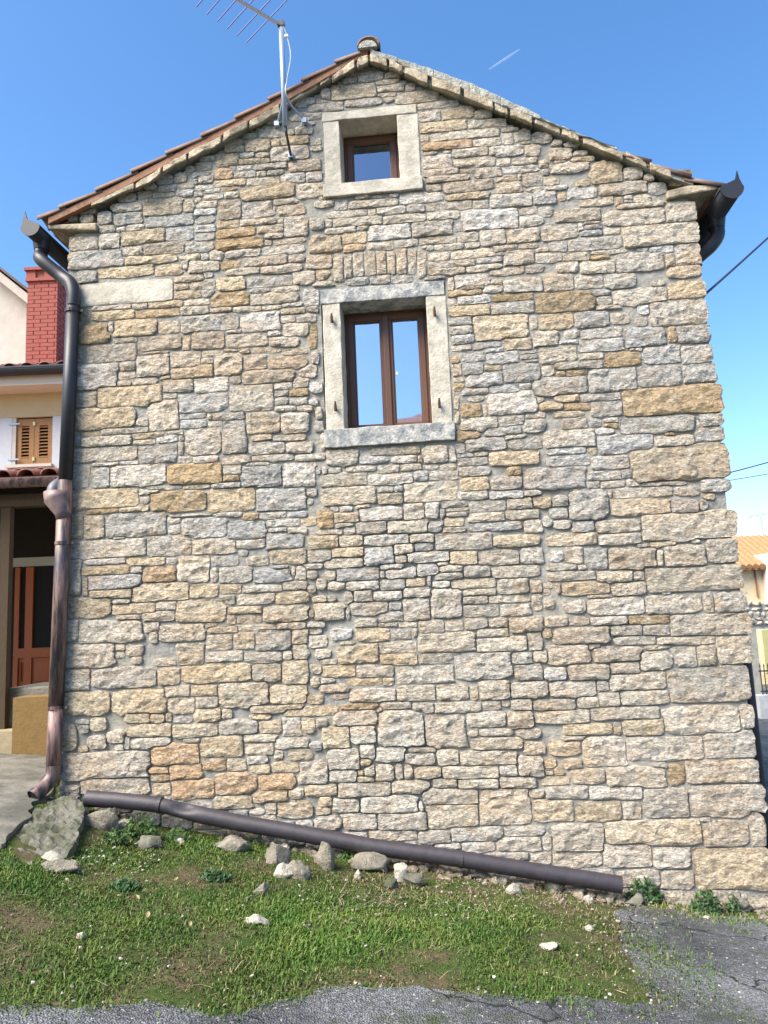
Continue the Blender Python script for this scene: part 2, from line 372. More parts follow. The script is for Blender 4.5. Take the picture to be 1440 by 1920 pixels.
# window rectangles (outer edge of the dressed stone, inner edge of the opening)
LW = dict(L=-.487, R=.637, B=3.185, T=4.645); LI = dict(L=W(636, 690)[0], R=W(808, 690)[0], B=W(730, 800)[1], T=W(718, 563)[1])
UW = dict(L=-.42, R=.475, B=5.525, T=6.385); UI = dict(L=W(638, 280)[0], R=W(747, 280)[0], B=W(700, 342)[1], T=W(692, 222)[1])
LI['L'], LI['R'] = -.315, .455
EDGE = sorted((W(x, y)[1], W(x, y)[0]) for x, y in ((1300, 380), (1312, 500), (1330, 640), (1352, 770), (1372, 965), (1385, 1050), (1397, 1120), (1408, 1180), (1405, 1215), (1395, 1245), (1402, 1300), (1412, 1380), (1425, 1470), (1437, 1590)))
def gable_body():
    mb = MB(); e = .01
    br = sorted(set([SL, LW['L'] + e, LW['R'] - e, UW['L'] + e, UW['R'] - e, AP[0], SR - .02]))
    for a, b in zip(br[:-1], br[1:]):
        c = (a + b) / 2; lo = [(-1.4, LW['B'] + e), (LW['T'] - e, UW['B'] + e), (UW['T'] - e, None)]
        iv = []
        inL = LW['L'] + e - 1e-6 <= c <= LW['R'] - e + 1e-6; inU = UW['L'] + e - 1e-6 <= c <= UW['R'] - e + 1e-6
        cuts = []
        if inL: cuts.append((LW['B'] + e, LW['T'] - e))
        if inU: cuts.append((UW['B'] + e, UW['T'] - e))
        z = -1.4
        for c0, c1 in cuts: iv.append((z, c0)); z = c1
        iv.append((z, None))
        for z0, z1 in iv:
            ta = roof_h(a) + .02 if z1 is None else z1; tb = roof_h(b) + .02 if z1 is None else z1
            mb.prism([Vector((a, .03, z0)), Vector((b, .03, z0)), Vector((b, .03, tb)), Vector((a, .03, ta))], (0, .47, 0))
    st = .028; ns = int((SR - SL) / st); nh = int((AP[1] + 1.0) / st); idx = {}
    def vid(i, j):
        if (i, j) not in idx:
            x, z = SL + i * st, -1.0 + j * st; idx[(i, j)] = len(mb.v)
            f1 = noise.fractal(Vector((x * 3.1, z * 3.1, 4)), 1, 2, 3); f2 = noise.noise(Vector((x * 15, z * 15, 9)))
            f3 = noise.noise(Vector((x * 1.1 + 3, z * 1.1, 20))) + .5 - .28 * abs(z - 1.3) - .10 * abs(x)
            mb.v.append(Vector((x, min(.028, -.002 - .008 * f1 - .005 * f2 + .022 * min(1, max(0, f3 * 1.6))), z)))
        return idx[(i, j)]
    for i in range(ns):
        for j in range(nh):
            x, z = SL + (i + .5) * st, -1.0 + (j + .5) * st
            if z > roof_h(x) - .01: continue
            if any(w_['L'] + .005 < x < w_['R'] - .005 and w_['B'] + .005 < z < w_['T'] - .005 for w_ in (LW, UW)): continue
            mb.f.append((vid(i, j), vid(i + 1, j), vid(i + 1, j + 1), vid(i, j + 1)))
    for (h0, e0), (h1, e1) in zip(EDGE[:-1], EDGE[1:]):
        e0 -= .03; e1 -= .03; x0 = SR - .021
        if e0 > x0 and e1 > x0: mb.prism([Vector((x0, .008, h0)), Vector((e0, .008, h0)), Vector((e1, .008, h1)), Vector((x0, .008, h1))], (0, .4, 0))
    return mb.build('gable_wall', MORTAR, house)
gable = gable_body()
mb = MB(); mb.box(SL, SL + .5, .502, HD, -1.4, hl); mb.box(SR - .52, SR - .02, .502, HD, -1.4, hr)
sidew = mb.build('side_wall', MORTAR, house)
mb = MB(); mb.prism([Vector((SL, HD + .002, -1.4)), Vector((SR - .02, HD + .002, -1.4)), Vector((SR - .02, HD + .002, hr)), Vector((AP[0], HD + .002, AP[1])), Vector((SL, HD + .002, hl))], (0, .4, 0))
mb.build('rear_wall', MORTAR, house)

PAL = {'c': (.76, .69, .585), 'w': (.82, .78, .72), 'g': (.605, .585, .545), 't': (.75, .63, .46), 'o': (.58, .44, .27), 'r': (.75, .53, .34),
       'd': (.67, .61, .515), 'b': (.57, .50, .405), 'P': (.58, .51, .40), 'a': (.71, .64, .53)}
STONES = """
@ 90 85
63 948 155 985 c
185 922 262 952 c
192 960 252 996 c
292 948 357 1004 c
350 908 360 942 c
405 843 500 880 c
505 826 578 862 c
550 785 612 812 c
370 893 532 940 c
380 945 532 1015 g
300 1022 372 1054 c
396 1022 436 1050 c
443 1005 536 1050 c
130 1085 284 1155 c
290 1066 407 1152 c
413 1040 660 1120 t
120 1155 423 1255 g
416 1136 534 1184 c
440 1182 720 1230 t
540 1108 762 1182 b
537 862 758 965 t
560 955 815 1020 g
664 1026 816 1100 g
762 882 816 945 c
612 738 702 782 c
716 730 772 770 c
628 792 724 832 c
596 830 716 860 c
720 812 820 848 w
735 782 822 808 c
838 662 916 708 c
785 690 835 712 t
862 630 932 652 c
820 712 910 746 g
846 735 928 780 c
830 788 928 818 c
828 756 846 786 g
824 825 866 852 g
834 858 856 888 c
884 806 972 834 w
884 836 982 868 w
846 880 954 916 c
826 922 944 958 w
834 962 934 1010 g
832 1010 940 1054 w
836 1056 932 1096 g
780 1108 922 1168 g
752 1174 858 1208 t
862 1174 902 1212 c
912 1158 980 1216 c
756 1212 792 1262 w
790 1215 960 1275 c
956 612 1076 678 t
1066 640 1246 672 t
1080 610 1158 638 w
1172 612 1246 640 c
1002 545 1110 605 t
1108 535 1250 598 t
1106 505 1164 530 c
948 698 1040 758 r
1024 682 1056 706 c
1064 676 1152 708 c
1158 670 1338 704 g
1048 710 1172 748 c
1172 710 1226 744 c
1236 704 1322 736 g
936 757 1110 796 t
1122 746 1302 790 c
976 798 1058 822 o
996 826 1072 864 c
1082 784 1388 870 t
1106 800 1136 820 c
958 870 1090 988 b
1090 882 1268 976 c
1082 978 1286 1016 c
954 984 1076 1040 o
952 1026 1166 1088 o
950 1082 1212 1150 o
1010 1148 1196 1194 w
980 1216 1088 1262 o
1104 1190 1340 1244 c
1182 1012 1324 1058 c
1268 866 1404 900 c
1296 898 1440 960 c
1290 966 1322 1004 c
1222 1058 1320 1092 c
1224 1098 1256 1124 c
1270 1086 1440 1120 c
1206 1126 1440 1172 w
1332 962 1460 1082 w
1256 572 1460 652 c
1310 515 1460 562 t
1190 464 1330 524 c
1236 415 1318 446 c
1260 532 1304 570 t
1310 724 1450 772 w
1398 782 1560 860 c
1362 1186 1440 1220 c
1200 1240 1420 1281 c
1010 1256 1188 1290 c
285 1245 600 1300 t
600 1240 760 1290 t
1264 905 1280 930 w
1395 464 1480 505 c
@ 525 85
355 192 434 218 c
440 160 568 208 c
602 163 668 186 c
292 226 544 306 t
536 200 660 224 c
546 226 700 264 c
702 228 750 254 c
550 268 650 294 c
656 270 890 326 c
586 298 632 318 c
366 304 574 344 c
164 326 354 374 c
210 306 264 326 c
92 306 192 344 c
238 256 282 308 c
380 158 406 178 c
764 322 994 362 c
776 366 902 434 w
908 356 1082 418 t
1100 376 1186 410 c
786 430 1048 490 t
1058 424 1260 470 c
842 480 1240 534 c
1244 472 1336 492 c
1246 496 1310 564 c
1318 484 1402 544 c
1346 542 1402 560 c
794 506 834 546 c
804 538 1082 592 r
1086 526 1246 570 c
806 598 880 622 c
916 590 960 610 c
968 580 1170 632 c
1176 570 1368 624 c
1376 564 1450 626 c
804 618 964 696 w
980 632 1210 686 c
1218 640 1290 680 c
1316 638 1440 674 c
1252 682 1450 716 w
808 696 1008 736 c
1012 692 1096 724 c
1102 696 1246 750 c
834 730 1056 772 c
1216 736 1332 770 c
1226 766 1356 834 c
1336 730 1358 768 c
1364 724 1470 794 g
912 764 1196 824 g
826 788 910 830 c
1388 800 1470 824 w
934 836 1174 872 t
1182 840 1414 916 w
680 832 912 892 w
818 880 1080 930 c
1086 876 1170 916 c
718 896 816 944 c
834 934 1002 982 c
1026 926 1340 1040 w
1346 912 1440 950 c
1346 964 1470 1024 c
390 870 662 916 c
498 920 540 956 c
542 908 702 952 c
312 882 374 930 c
424 838 502 870 c
518 846 590 862 w
622 838 664 864 w
270 930 488 968 c
260 980 294 1030 c
298 968 572 1018 c
580 956 814 1004 c
262 1024 430 1060 c
430 1018 504 1044 c
492 1012 738 1098 w
740 992 970 1078 c
972 1006 1024 1050 g
1008 1048 1114 1104 c
1124 1038 1270 1130 c
1274 1036 1470 1112 c
346 1056 490 1118 t
362 1120 470 1164 r
498 1106 638 1154 c
642 1094 770 1132 c
788 1076 986 1120 c
874 1120 1032 1152 c
806 1126 858 1152 c
1040 1112 1122 1144 c
1196 1126 1330 1158 c
840 1172 946 1216 c
970 1150 1204 1200 c
1108 1194 1248 1226 w
838 1212 1096 1254 c
1050 1238 1250 1276 c
1256 1156 1424 1240 g
1348 1116 1440 1144 c
1222 1166 1270 1188 g
30 956 244 1082 w
90 780 224 874 t
-60 884 304 950 t
-60 790 84 856 t
-60 865 100 896 c
146 716 236 768 w
6 720 138 772 c
60 648 220 712 c
-120 560 216 650 c
-40 500 206 560 t
60 384 244 420 c
90 430 204 494 c
-30 1084 154 1118 w
-60 1122 154 1168 w
172 1076 348 1162 t
60 1186 140 1222 c
156 1190 290 1256 c
224 848 240 876 c
-60 1238 120 1272 c
830 1254 1040 1290 c
1175 1250 1370 1290 c
1384 1235 1480 1275 g
@ 960 85
14 486 96 548 c
122 500 216 550 c
228 545 272 566 c
300 552 368 576 c
-40 570 66 618 c
72 560 208 628 t
216 586 332 648 c
346 604 412 628 c
328 632 452 662 t
18 632 230 672 t
240 650 296 668 c
212 664 436 716 c
60 716 420 796 w
84 798 194 824 w
198 796 304 818 w
440 666 618 782 t
626 698 728 752 c
742 736 788 762 c
764 780 860 832 w
486 776 756 840 c
436 776 472 796 c
308 808 474 864 w
122 826 248 894 w
250 828 304 866 t
-60 838 108 912 w
40 892 376 948 c
384 864 570 904 c
572 862 620 900 t
634 850 676 868 w
634 872 676 890 c
684 846 772 888 c
592 888 852 920 c
512 924 858 1016 c
866 894 1014 998 c
40 956 224 1026 w
240 928 488 996 c
396 916 500 930 w
-40 930 36 1016 g
-60 1040 146 1112 t
150 1006 362 1096 c
376 1004 396 1046 w
400 994 490 1010 g
412 1008 500 1040 g
390 1044 500 1078 g
520 1024 606 1070 c
624 1010 1034 1130 c
314 1080 620 1156 c
44 1114 198 1144 c
216 1108 308 1164 g
136 1170 278 1222 w
286 1166 430 1214 c
446 1180 540 1212 o
446 1152 640 1176 c
768 1132 906 1172 w
704 1142 766 1160 w
918 1118 1048 1240 c
582 1168 858 1274 g
856 1174 914 1254 t
-40 1154 120 1236 g
80 1228 238 1285 g
256 1222 368 1281 c
386 1216 576 1290 c
140 1146 200 1162 c
880 1240 1052 1300 c
888 714 1010 790 o
@ 90 495
175 45 275 105 g
284 15 602 102 t
604 15 782 80 t
172 98 700 228 P
718 72 872 106 c
808 98 932 144 c
716 112 786 146 c
716 152 856 194 t
874 150 930 188 g
958 82 1106 148 t
1124 72 1374 130 c
1380 48 1500 114 w
1134 134 1238 160 c
1268 128 1406 160 c
1142 168 1402 230 c
920 166 1130 238 o
252 230 470 262 c
474 220 562 252 c
566 212 750 248 t
776 202 908 236 c
756 240 902 290 c
918 248 1038 276 c
1040 242 1200 272 c
1208 232 1316 260 c
1318 220 1428 244 w
180 258 234 318 t
254 262 486 314 t
498 258 734 300 o
748 284 1066 384 g
1088 272 1306 384 w
1310 248 1440 284 t
1308 292 1392 326 c
1400 282 1500 325 g
336 330 376 382 c
376 316 612 408 t
628 332 744 392 c
172 342 346 448 o
380 416 502 444 c
510 406 750 488 g
762 408 804 484 c
810 376 992 484 b
1004 392 1232 472 c
1008 368 1092 394 w
1240 376 1304 406 w
1330 338 1470 404 c
1250 416 1404 470 c
226 454 498 550 g
164 456 188 540 g
512 494 680 508 c
500 512 684 636 c
690 494 862 590 c
868 486 986 524 c
694 574 928 644 t
940 504 1090 628 c
862 530 926 562 w
1078 478 1138 506 c
1142 468 1306 502 c
990 476 1060 496 c
1108 508 1230 592 g
1238 520 1450 592 b
1324 478 1450 512 c
158 568 394 700 w
414 556 494 602 c
396 608 494 648 c
388 658 480 692 c
466 642 610 686 c
634 628 692 648 c
1092 596 1384 670 g
1024 636 1084 666 g
826 640 1016 728 w
644 652 816 724 c
284 686 648 804 t
152 726 278 806 c
644 728 726 758 c
732 728 1012 834 g
1026 684 1270 826 c
1270 668 1374 704 w
1274 716 1354 746 g
1280 752 1350 790 c
1360 702 1460 744 o
1362 752 1460 794 c
1380 644 1460 694 c
1276 800 1392 830 c
150 810 490 930 t
572 766 740 940 c
742 842 890 870 g
748 878 894 924 g
928 836 1108 876 g
896 850 924 876 c
904 884 986 914 c
500 876 568 916 c
1114 836 1304 954 c
1312 838 1460 950 c
300 922 568 956 c
190 946 294 968 t
484 948 654 986 t
670 936 760 960 c
484 986 610 1016 t
196 970 470 1024 c
608 964 728 1004 w
774 928 976 1072 c
982 886 1116 1062 g
1152 964 1256 992 c
1268 964 1440 1000 g
1134 1002 1328 1068 c
1344 1000 1480 1066 c
136 1032 500 1114 c
514 1016 728 1120 g
736 1010 764 1074 c
1104 1008 1128 1070 c
820 1084 950 1120 w
736 1082 810 1116 c
978 1080 1140 1128 c
1148 1074 1376 1110 c
410 1106 510 1128 w
258 1116 396 1134 c
356 1132 658 1250 c
254 1146 346 1256 g
130 1130 230 1262 c
680 1126 978 1240 o
990 1132 1088 1184 c
992 1188 1068 1222 o
1094 1138 1316 1252 g
1320 1122 1500 1256 w
560 1246 752 1268 c
766 1244 906 1264 c
928 1236 1082 1262 c
1115 1112 1240 1134 g
132 950 180 1020 g
@ 525 445
304 104 358 250 a
358 98 410 234 a
408 84 470 218 a
474 78 540 214 a
540 74 598 206 a
602 84 648 204 a
656 70 714 204 a
718 72 768 214 a
772 78 824 228 a
380 232 494 266 g
512 220 616 260 g
628 220 740 262 g
814 222 920 240 g
72 188 298 262 w
192 256 300 278 c
140 296 218 384 w
10 368 124 394 w
-10 316 98 362 c
-30 280 98 308 c
-60 220 70 268 c
-60 160 120 192 c
156 108 290 178 c
60 104 140 140 c
-60 390 160 438 c
164 392 208 424 c
6 442 88 476 c
94 432 212 470 c
22 488 152 556 w
164 492 202 620 o
-40 570 100 616 c
16 628 186 664 c
-40 670 166 744 t
-40 752 78 812 c
120 724 200 786 c
76 792 192 842 c
186 650 214 708 g
54 848 186 894 t
-10 818 66 850 w
56 900 200 944 w
-40 868 50 896 c
-30 910 46 942 c
104 948 174 982 c
-40 950 90 980 w
14 990 196 1100 c
198 1034 244 1090 g
206 964 234 1026 c
-60 1118 216 1150 g
42 1150 228 1216 c
234 1104 256 1192 c
-60 1160 22 1216 c
92 1222 252 1256 c
-40 1222 72 1252 c
266 1200 438 1278 c
448 1230 602 1272 w
516 1184 780 1226 b
636 1230 770 1266 w
776 1236 800 1266 c
806 1182 946 1272 c
950 1186 988 1262 c
844 90 946 136 c
968 72 1204 122 c
1108 112 1248 146 w
1256 74 1424 160 g
838 132 1096 172 c
826 174 1050 218 c
1052 154 1250 196 w
1174 168 1368 244 t
1386 158 1500 222 g
990 210 1178 280 w
946 236 974 300 c
1022 272 1148 298 c
1188 246 1244 268 c
1146 274 1252 314 c
1258 240 1480 312 c
946 298 1134 332 t
946 348 992 386 w
1000 328 1180 378 w
1194 318 1422 360 o
1190 364 1432 432 g
946 386 1176 442 t
948 452 1076 498 c
956 502 1086 546 c
972 550 1100 600 w
966 608 1078 636 c
1086 440 1390 580 t
1082 590 1244 632 g
1258 564 1414 634 t
1150 614 1264 654 g
1024 644 1148 696 g
1164 644 1342 716 g
958 680 1002 710 r
972 712 1018 780 c
1152 720 1248 752 t
1030 714 1142 784 g
1050 762 1256 846 g
976 788 1028 816 c
974 822 1028 860 o
1252 706 1460 820 g
1346 640 1440 656 g
1352 660 1450 690 g
1028 850 1170 888 g
1178 826 1344 876 g
1342 824 1410 850 w
1168 874 1440 998 w
978 880 1004 962 c
1016 940 1136 1012 o
1142 946 1172 1006 w
1020 1014 1224 1088 c
1230 1006 1376 1062 c
1380 986 1480 1018 c
1160 1064 1354 1116 g
1366 1030 1480 1094 c
992 1092 1112 1138 o
1266 1108 1380 1136 c
1046 1132 1264 1196 g
1290 1128 1470 1194 g
988 1172 1042 1214 g
1176 1206 1450 1278 t
1000 1220 1100 1238 g
1000 1240 1164 1281 g
1086 1210 1168 1232 c
984 990 1010 1044 c
1062 890 1134 918 g
@ 960 495
-60 25 66 82 t
0 90 160 160 w
172 60 340 156 c
354 62 508 138 c
520 58 684 140 g
706 26 1056 124 c
-60 166 118 206 o
128 158 462 270 o
446 146 546 178 g
484 186 554 228 g
474 236 608 256 c
570 142 872 226 c
876 108 1072 196 t
780 204 1086 350 c
716 238 768 278 w
538 250 784 350 c
356 274 538 360 g
148 284 338 370 t
102 300 140 366 c
-60 284 82 388 c
118 380 258 470 c
264 432 370 454 w
300 370 372 416 c
386 364 614 420 g
378 424 628 494 w
632 360 858 470 g
876 348 922 438 o
930 344 1108 442 g
-60 414 108 484 t
148 458 360 552 c
40 494 140 530 c
70 534 150 560 c
378 502 522 540 c
514 500 712 582 o
660 474 732 490 c
740 462 946 564 g
948 464 1126 558 g
0 560 236 660 g
244 550 506 598 g
248 598 300 630 o
304 592 424 630 o
428 588 698 724 g
704 570 948 694 g
964 566 1144 666 g
116 642 420 736 g
30 672 100 700 g
-40 726 152 836 g
388 728 610 776 g
616 690 1174 850 o
248 738 370 780 t
160 782 286 822 t
292 784 438 824 o
76 832 228 868 g
236 828 396 864 t
446 770 622 862 g
606 856 1024 952 g
1054 844 1190 912 g
1040 888 1058 918 w
1030 918 1196 994 g
0 852 74 904 g
62 874 270 944 c
276 864 418 930 g
432 868 486 916 g
522 866 594 894 w
522 896 592 920 o
-30 912 50 946 c
470 928 566 960 w
178 934 464 1032 c
480 960 792 1064 g
800 970 1020 1034 c
860 946 910 966 o
-40 976 156 1044 g
0 1046 196 1138 t
204 1034 416 1072 w
422 1036 476 1068 t
204 1076 432 1134 g
448 1082 658 1152 w
664 1020 1220 1220 b
-20 1146 48 1186 o
64 1146 410 1262 g
426 1168 612 1216 g
614 1156 680 1204 g
420 1224 494 1256 g
496 1222 634 1256 c
644 1208 706 1250 c
728 1222 970 1248 g
1060 1204 1242 1275 g
920 1252 1052 1300 g
@ 90 905
126 38 502 150 t
518 40 626 66 c
530 76 574 112 c
580 50 888 162 o
904 34 1164 162 t
1178 34 1450 156 g
210 142 398 178 o
404 134 566 170 t
120 168 200 310 t
206 184 318 310 t
330 164 666 302 g
672 196 744 224 c
678 242 744 286 w
756 198 1010 304 g
1010 220 1226 320 g
944 166 1092 194 w
1098 176 1182 206 o
1194 168 1342 202 c
1350 165 1450 195 g
1230 208 1414 248 c
1250 252 1344 276 w
1350 250 1450 290 c
1230 284 1432 374 g
120 324 552 420 c
370 304 434 322 c
478 308 544 330 c
560 298 804 412 g
818 322 1058 402 c
1062 320 1222 366 c
1076 376 1116 404 w
1078 378 1244 482 o
1252 372 1460 456 t
216 428 430 458 w
450 424 660 464 t
668 430 732 456 w
736 410 910 554 c
920 412 1068 464 g
116 430 188 622 d
190 468 462 520 t
468 470 530 510 c
538 474 716 558 r
228 518 524 602 g
198 540 228 634 d
914 484 954 554 c
966 478 1146 560 d
1162 488 1370 556 g
1364 478 1392 520 c
1396 478 1450 540 c
1270 462 1350 486 g
240 600 472 650 t
478 564 788 664 t
802 578 960 644 t
970 574 1088 624 t
1092 580 1312 616 c
1326 558 1450 598 d
100 648 352 756 t
370 660 460 682 c
370 680 604 736 t
610 670 724 712 c
724 660 1002 780 t
964 630 1056 680 d
1062 624 1274 682 d
1284 616 1460 678 t
1018 700 1204 738 t
1212 692 1460 780 d
1008 744 1056 798 d
1064 744 1200 792 d
388 744 524 774 c
530 726 712 776 d
94 772 174 888 c
180 776 530 898 c
542 786 624 836 w
580 836 616 894 c
630 800 886 890 d
884 794 950 818 d
904 806 1066 850 d
1072 802 1172 834 d
1182 802 1280 822 d
1290 790 1450 824 c
894 848 1040 942 d
1044 842 1164 932 d
1170 830 1366 942 g
1374 826 1460 904 c
90 908 374 1040 c
386 918 434 940 c
388 912 722 1028 t
732 906 878 1028 d
888 948 1092 1004 c
1110 954 1314 1010 c
1326 950 1376 992 c
1378 912 1460 992 d
1326 1000 1460 1130 t
82 1050 234 1168 c
250 1042 602 1150 g
628 1038 746 1140 d
754 1020 1142 1122 t
1154 1022 1306 1116 d
660 1142 800 1206 c
804 1142 950 1198 t
964 1124 1238 1252 d
1252 1142 1450 1242 t
80 1176 348 1300 t
366 1164 660 1300 t
686 1206 828 1290 c
832 1204 956 1272 c
690 178 920 190 c
1150 1252 1440 1290 t
@ 525 855
14 30 228 178 c
0 182 234 306 g
240 66 268 106 c
270 72 336 96 c
380 62 538 88 c
236 100 488 170 d
496 104 748 160 w
550 56 672 96 c
678 50 794 80 c
804 48 894 76 c
896 46 986 80 c
752 84 828 138 g
842 86 1000 134 c
240 174 542 272 c
548 176 640 206 c
642 174 692 204 g
550 210 688 266 t
700 148 990 256 c
700 266 808 356 c
820 262 896 348 c
914 254 1048 290 d
896 302 924 348 g
1004 14 1172 60 g
1012 62 1170 114 g
1020 120 1168 196 t
1000 200 1166 246 c
1194 68 1354 106 t
1188 118 1360 186 g
1362 70 1470 178 g
1180 200 1362 242 w
1380 190 1460 222 c
1068 252 1270 312 g
1276 238 1420 302 d
218 304 300 406 o
282 290 328 312 g
338 286 396 314 w
306 320 446 374 t
446 292 684 362 w
436 276 500 296 t
318 376 410 404 c
364 398 426 438 w
426 370 596 434 g
608 366 828 432 c
834 378 910 420 g
930 346 1026 396 t
940 316 1060 342 d
936 294 1058 312 d
1060 320 1264 372 c
1268 304 1450 354 c
1064 374 1350 420 g
1384 360 1470 424 c
920 400 1036 428 d
-40 440 134 526 g
-30 400 206 440 c
44 314 200 346 w
120 350 200 388 t
0 352 114 394 c
210 418 346 444 c
164 446 330 522 t
334 450 456 512 t
482 446 722 496 w
460 444 536 470 g
732 446 862 486 c
878 436 1188 524 g
1204 448 1450 506 t
-40 512 150 604 t
152 526 288 600 d
292 514 470 568 t
478 518 640 612 w
640 496 752 554 c
758 490 852 534 g
710 538 950 596 w
652 562 720 600 c
960 540 1108 610 t
1116 536 1344 612 d
1352 524 1470 604 d
250 576 460 628 c
140 606 240 630 c
90 632 264 688 t
266 654 312 688 c
60 628 86 668 c
0 640 68 702 c
322 632 558 704 g
566 608 690 644 w
596 630 764 684 w
564 644 588 680 g
772 610 890 672 w
900 616 1026 652 c
880 600 940 620 c
876 656 1024 696 d
1036 616 1180 682 d
1192 620 1450 682 d
20 702 208 750 t
216 694 262 738 c
270 712 360 744 c
378 700 556 752 c
562 698 698 752 g
714 692 806 732 t
832 672 852 732 g
856 704 956 740 c
964 690 1214 746 c
1222 690 1398 776 d
1406 698 1470 764 d
-40 752 354 824 t
366 762 402 826 c
424 756 516 816 c
530 762 684 808 c
698 744 848 796 c
852 746 1022 902 d
694 800 838 926 c
1034 744 1212 784 d
1030 788 1168 832 d
1174 784 1408 826 d
1030 836 1228 902 d
1242 830 1408 898 d
1416 780 1470 856 d
0 836 190 926 d
200 828 362 918 c
398 826 604 890 c
616 824 680 862 g
562 878 694 934 g
372 866 394 910 c
430 922 544 962 c
0 942 148 974 c
158 936 242 962 d
72 930 426 1050 t
438 966 620 1042 t
620 972 732 1030 g
784 926 928 1000 c
924 928 1030 984 c
1036 912 1158 974 d
1184 912 1276 964 d
1292 906 1470 990 d
668 938 766 962 c
560 936 664 962 g
746 970 776 1012 g
1110 970 1280 1018 d
776 988 1100 1100 c
1104 1020 1390 1098 c
1392 992 1470 1090 d
560 1046 768 1106 c
330 1046 416 1066 c
-40 984 62 1098 d
74 1058 320 1142 d
328 1060 554 1164 t
20 1098 74 1142 c
564 1112 770 1176 t
780 1108 974 1170 d
980 1106 1308 1250 d
1294 1106 1416 1170 d
1318 1172 1470 1258 d
20 1152 224 1276 t
236 1146 320 1172 c
242 1176 420 1240 t
434 1172 640 1240 c
650 1178 984 1276 c
232 1250 300 1276 d
378 1250 576 1285 t
580 1248 640 1285 t
@ 960 905
78 30 292 72 c
-40 42 56 80 g
-40 84 110 152 t
116 82 220 136 t
228 82 318 130 g
320 42 540 206 g
540 42 564 80 g
568 26 892 86 d
554 86 886 184 t
906 20 1056 94 g
896 100 1052 178 g
1054 100 1088 158 g
1092 0 1248 148 d
-40 158 214 204 g
218 146 308 200 g
730 166 1278 322 d
80 212 340 278 c
342 222 454 282 g
478 214 722 280 c
486 288 722 346 c
-40 230 46 270 c
0 290 198 356 t
206 286 476 350 t
704 346 770 368 c
776 328 916 360 t
1008 312 1056 344 c
44 364 296 458 d
306 362 394 456 d
412 374 530 488 g
548 368 808 484 d
814 386 850 472 d
856 350 1086 482 d
1094 310 1298 450 d
0 466 188 530 d
200 460 360 490 d
-40 398 40 462 d
206 500 466 546 d
374 464 432 494 c
480 496 672 562 d
686 504 744 548 d
750 464 1324 606 d
0 540 92 616 d
104 544 248 620 d
250 568 272 618 d
280 560 540 628 t
566 562 756 632 d
844 608 890 632 d
0 632 100 670 d
0 676 104 742 d
110 630 416 756 d
424 646 742 744 c
750 630 1066 736 d
1074 614 1124 728 d
1142 614 1328 730 d
0 756 188 838 d
194 760 310 804 d
322 764 426 802 d
450 754 646 800 d
660 744 886 796 o
560 800 730 856 d
738 798 882 852 d
888 738 1346 856 d
0 850 82 946 d
86 830 222 944 d
234 812 544 906 d
586 866 804 910 d
816 866 1140 910 d
1146 866 1346 1014 d
204 914 428 1016 d
436 908 494 934 d
462 924 730 1006 d
754 914 896 936 d
718 950 930 1050 c
880 920 1034 1046 d
1040 916 1150 1030 d
0 952 112 1018 d
122 950 196 1004 d
14 1020 298 1106 d
324 1024 548 1110 d
556 1012 716 1080 d
550 1070 856 1168 d
480 1112 540 1168 d
0 1120 198 1208 d
214 1116 470 1202 d
878 1036 1304 1230 d
608 1164 886 1246 d
490 1182 606 1254 d
380 1206 486 1264 d
120 1222 344 1280 d
0 1220 112 1280 d
820 1140 880 1160 c
1160 1212 1262 1248 d
426 632 560 652 c
@ 90 1290
82 20 362 170 t
366 12 660 132 t
668 52 826 198 c
832 50 958 120 c
438 140 574 190 t
578 148 656 190 t
830 112 970 182 t
984 124 1028 166 c
1040 110 1322 162 d
1336 100 1450 156 t
160 182 236 200 c
160 182 434 346 g
78 200 154 340 t
456 204 692 270 t
706 206 950 276 t
968 180 1172 256 c
1196 184 1310 250 t
1326 166 1426 262 c
1424 170 1500 240 t
436 276 462 336 g
470 282 682 336 c
770 282 862 304 c
858 270 1100 384 t
592 316 850 432 r
1100 262 1284 306 c
1108 310 1266 372 c
1280 284 1460 336 c
1360 340 1480 406 t
70 362 570 510 d
872 394 1004 458 r
1008 400 1108 456 t
1130 382 1228 424 c
1148 430 1254 486 t
1256 422 1410 470 t
556 448 676 480 r
582 484 686 520 o
688 426 866 516 r
948 478 1174 594 r
1190 482 1380 576 r
190 500 562 596 d
150 504 290 544 d
698 512 936 616 r
600 540 690 596 t
1150 570 1350 640 t
1352 566 1440 614 c
940 606 1152 674 t
1226 644 1290 706 c
1290 640 1480 722 c
1140 682 1220 706 w
406 690 636 776 d
640 716 816 790 c
820 752 970 796 t
774 796 1004 850 t
1010 782 1180 842 t
690 792 766 824 t
560 774 690 810 d
1220 818 1440 880 d
@ 525 1265
236 -4 300 46 c
376 24 574 84 t
580 20 636 72 t
0 64 360 160 t
398 84 648 146 c
660 60 872 142 c
880 56 1062 140 c
1066 74 1116 140 t
1120 38 1286 136 c
1300 40 1460 130 c
30 178 330 230 t
340 166 540 194 o
578 154 734 190 c
748 162 866 210 c
870 156 1130 214 c
1140 150 1236 196 d
1250 146 1420 210 c
304 200 550 280 c
536 190 578 220 c
18 240 118 340 c
118 244 270 322 t
0 350 230 412 c
242 296 388 410 t
400 290 530 384 c
556 200 806 400 c
780 330 808 402 d
822 224 1040 400 c
1054 206 1264 290 c
1286 204 1416 300 c
1334 306 1460 350 c
1060 300 1112 340 d
1120 306 1300 344 d
1086 352 1360 420 c
1376 386 1480 446 c
56 414 256 484 c
274 420 452 536 c
446 394 538 470 c
450 472 506 518 t
538 406 698 486 c
730 410 866 440 d
704 440 864 500 c
890 430 1000 504 c
1018 428 1324 506 c
0 500 106 546 t
-30 552 76 636 t
114 490 268 616 c
278 534 436 604 c
436 536 466 566 t
430 572 528 602 t
480 510 534 574 d
538 512 650 594 c
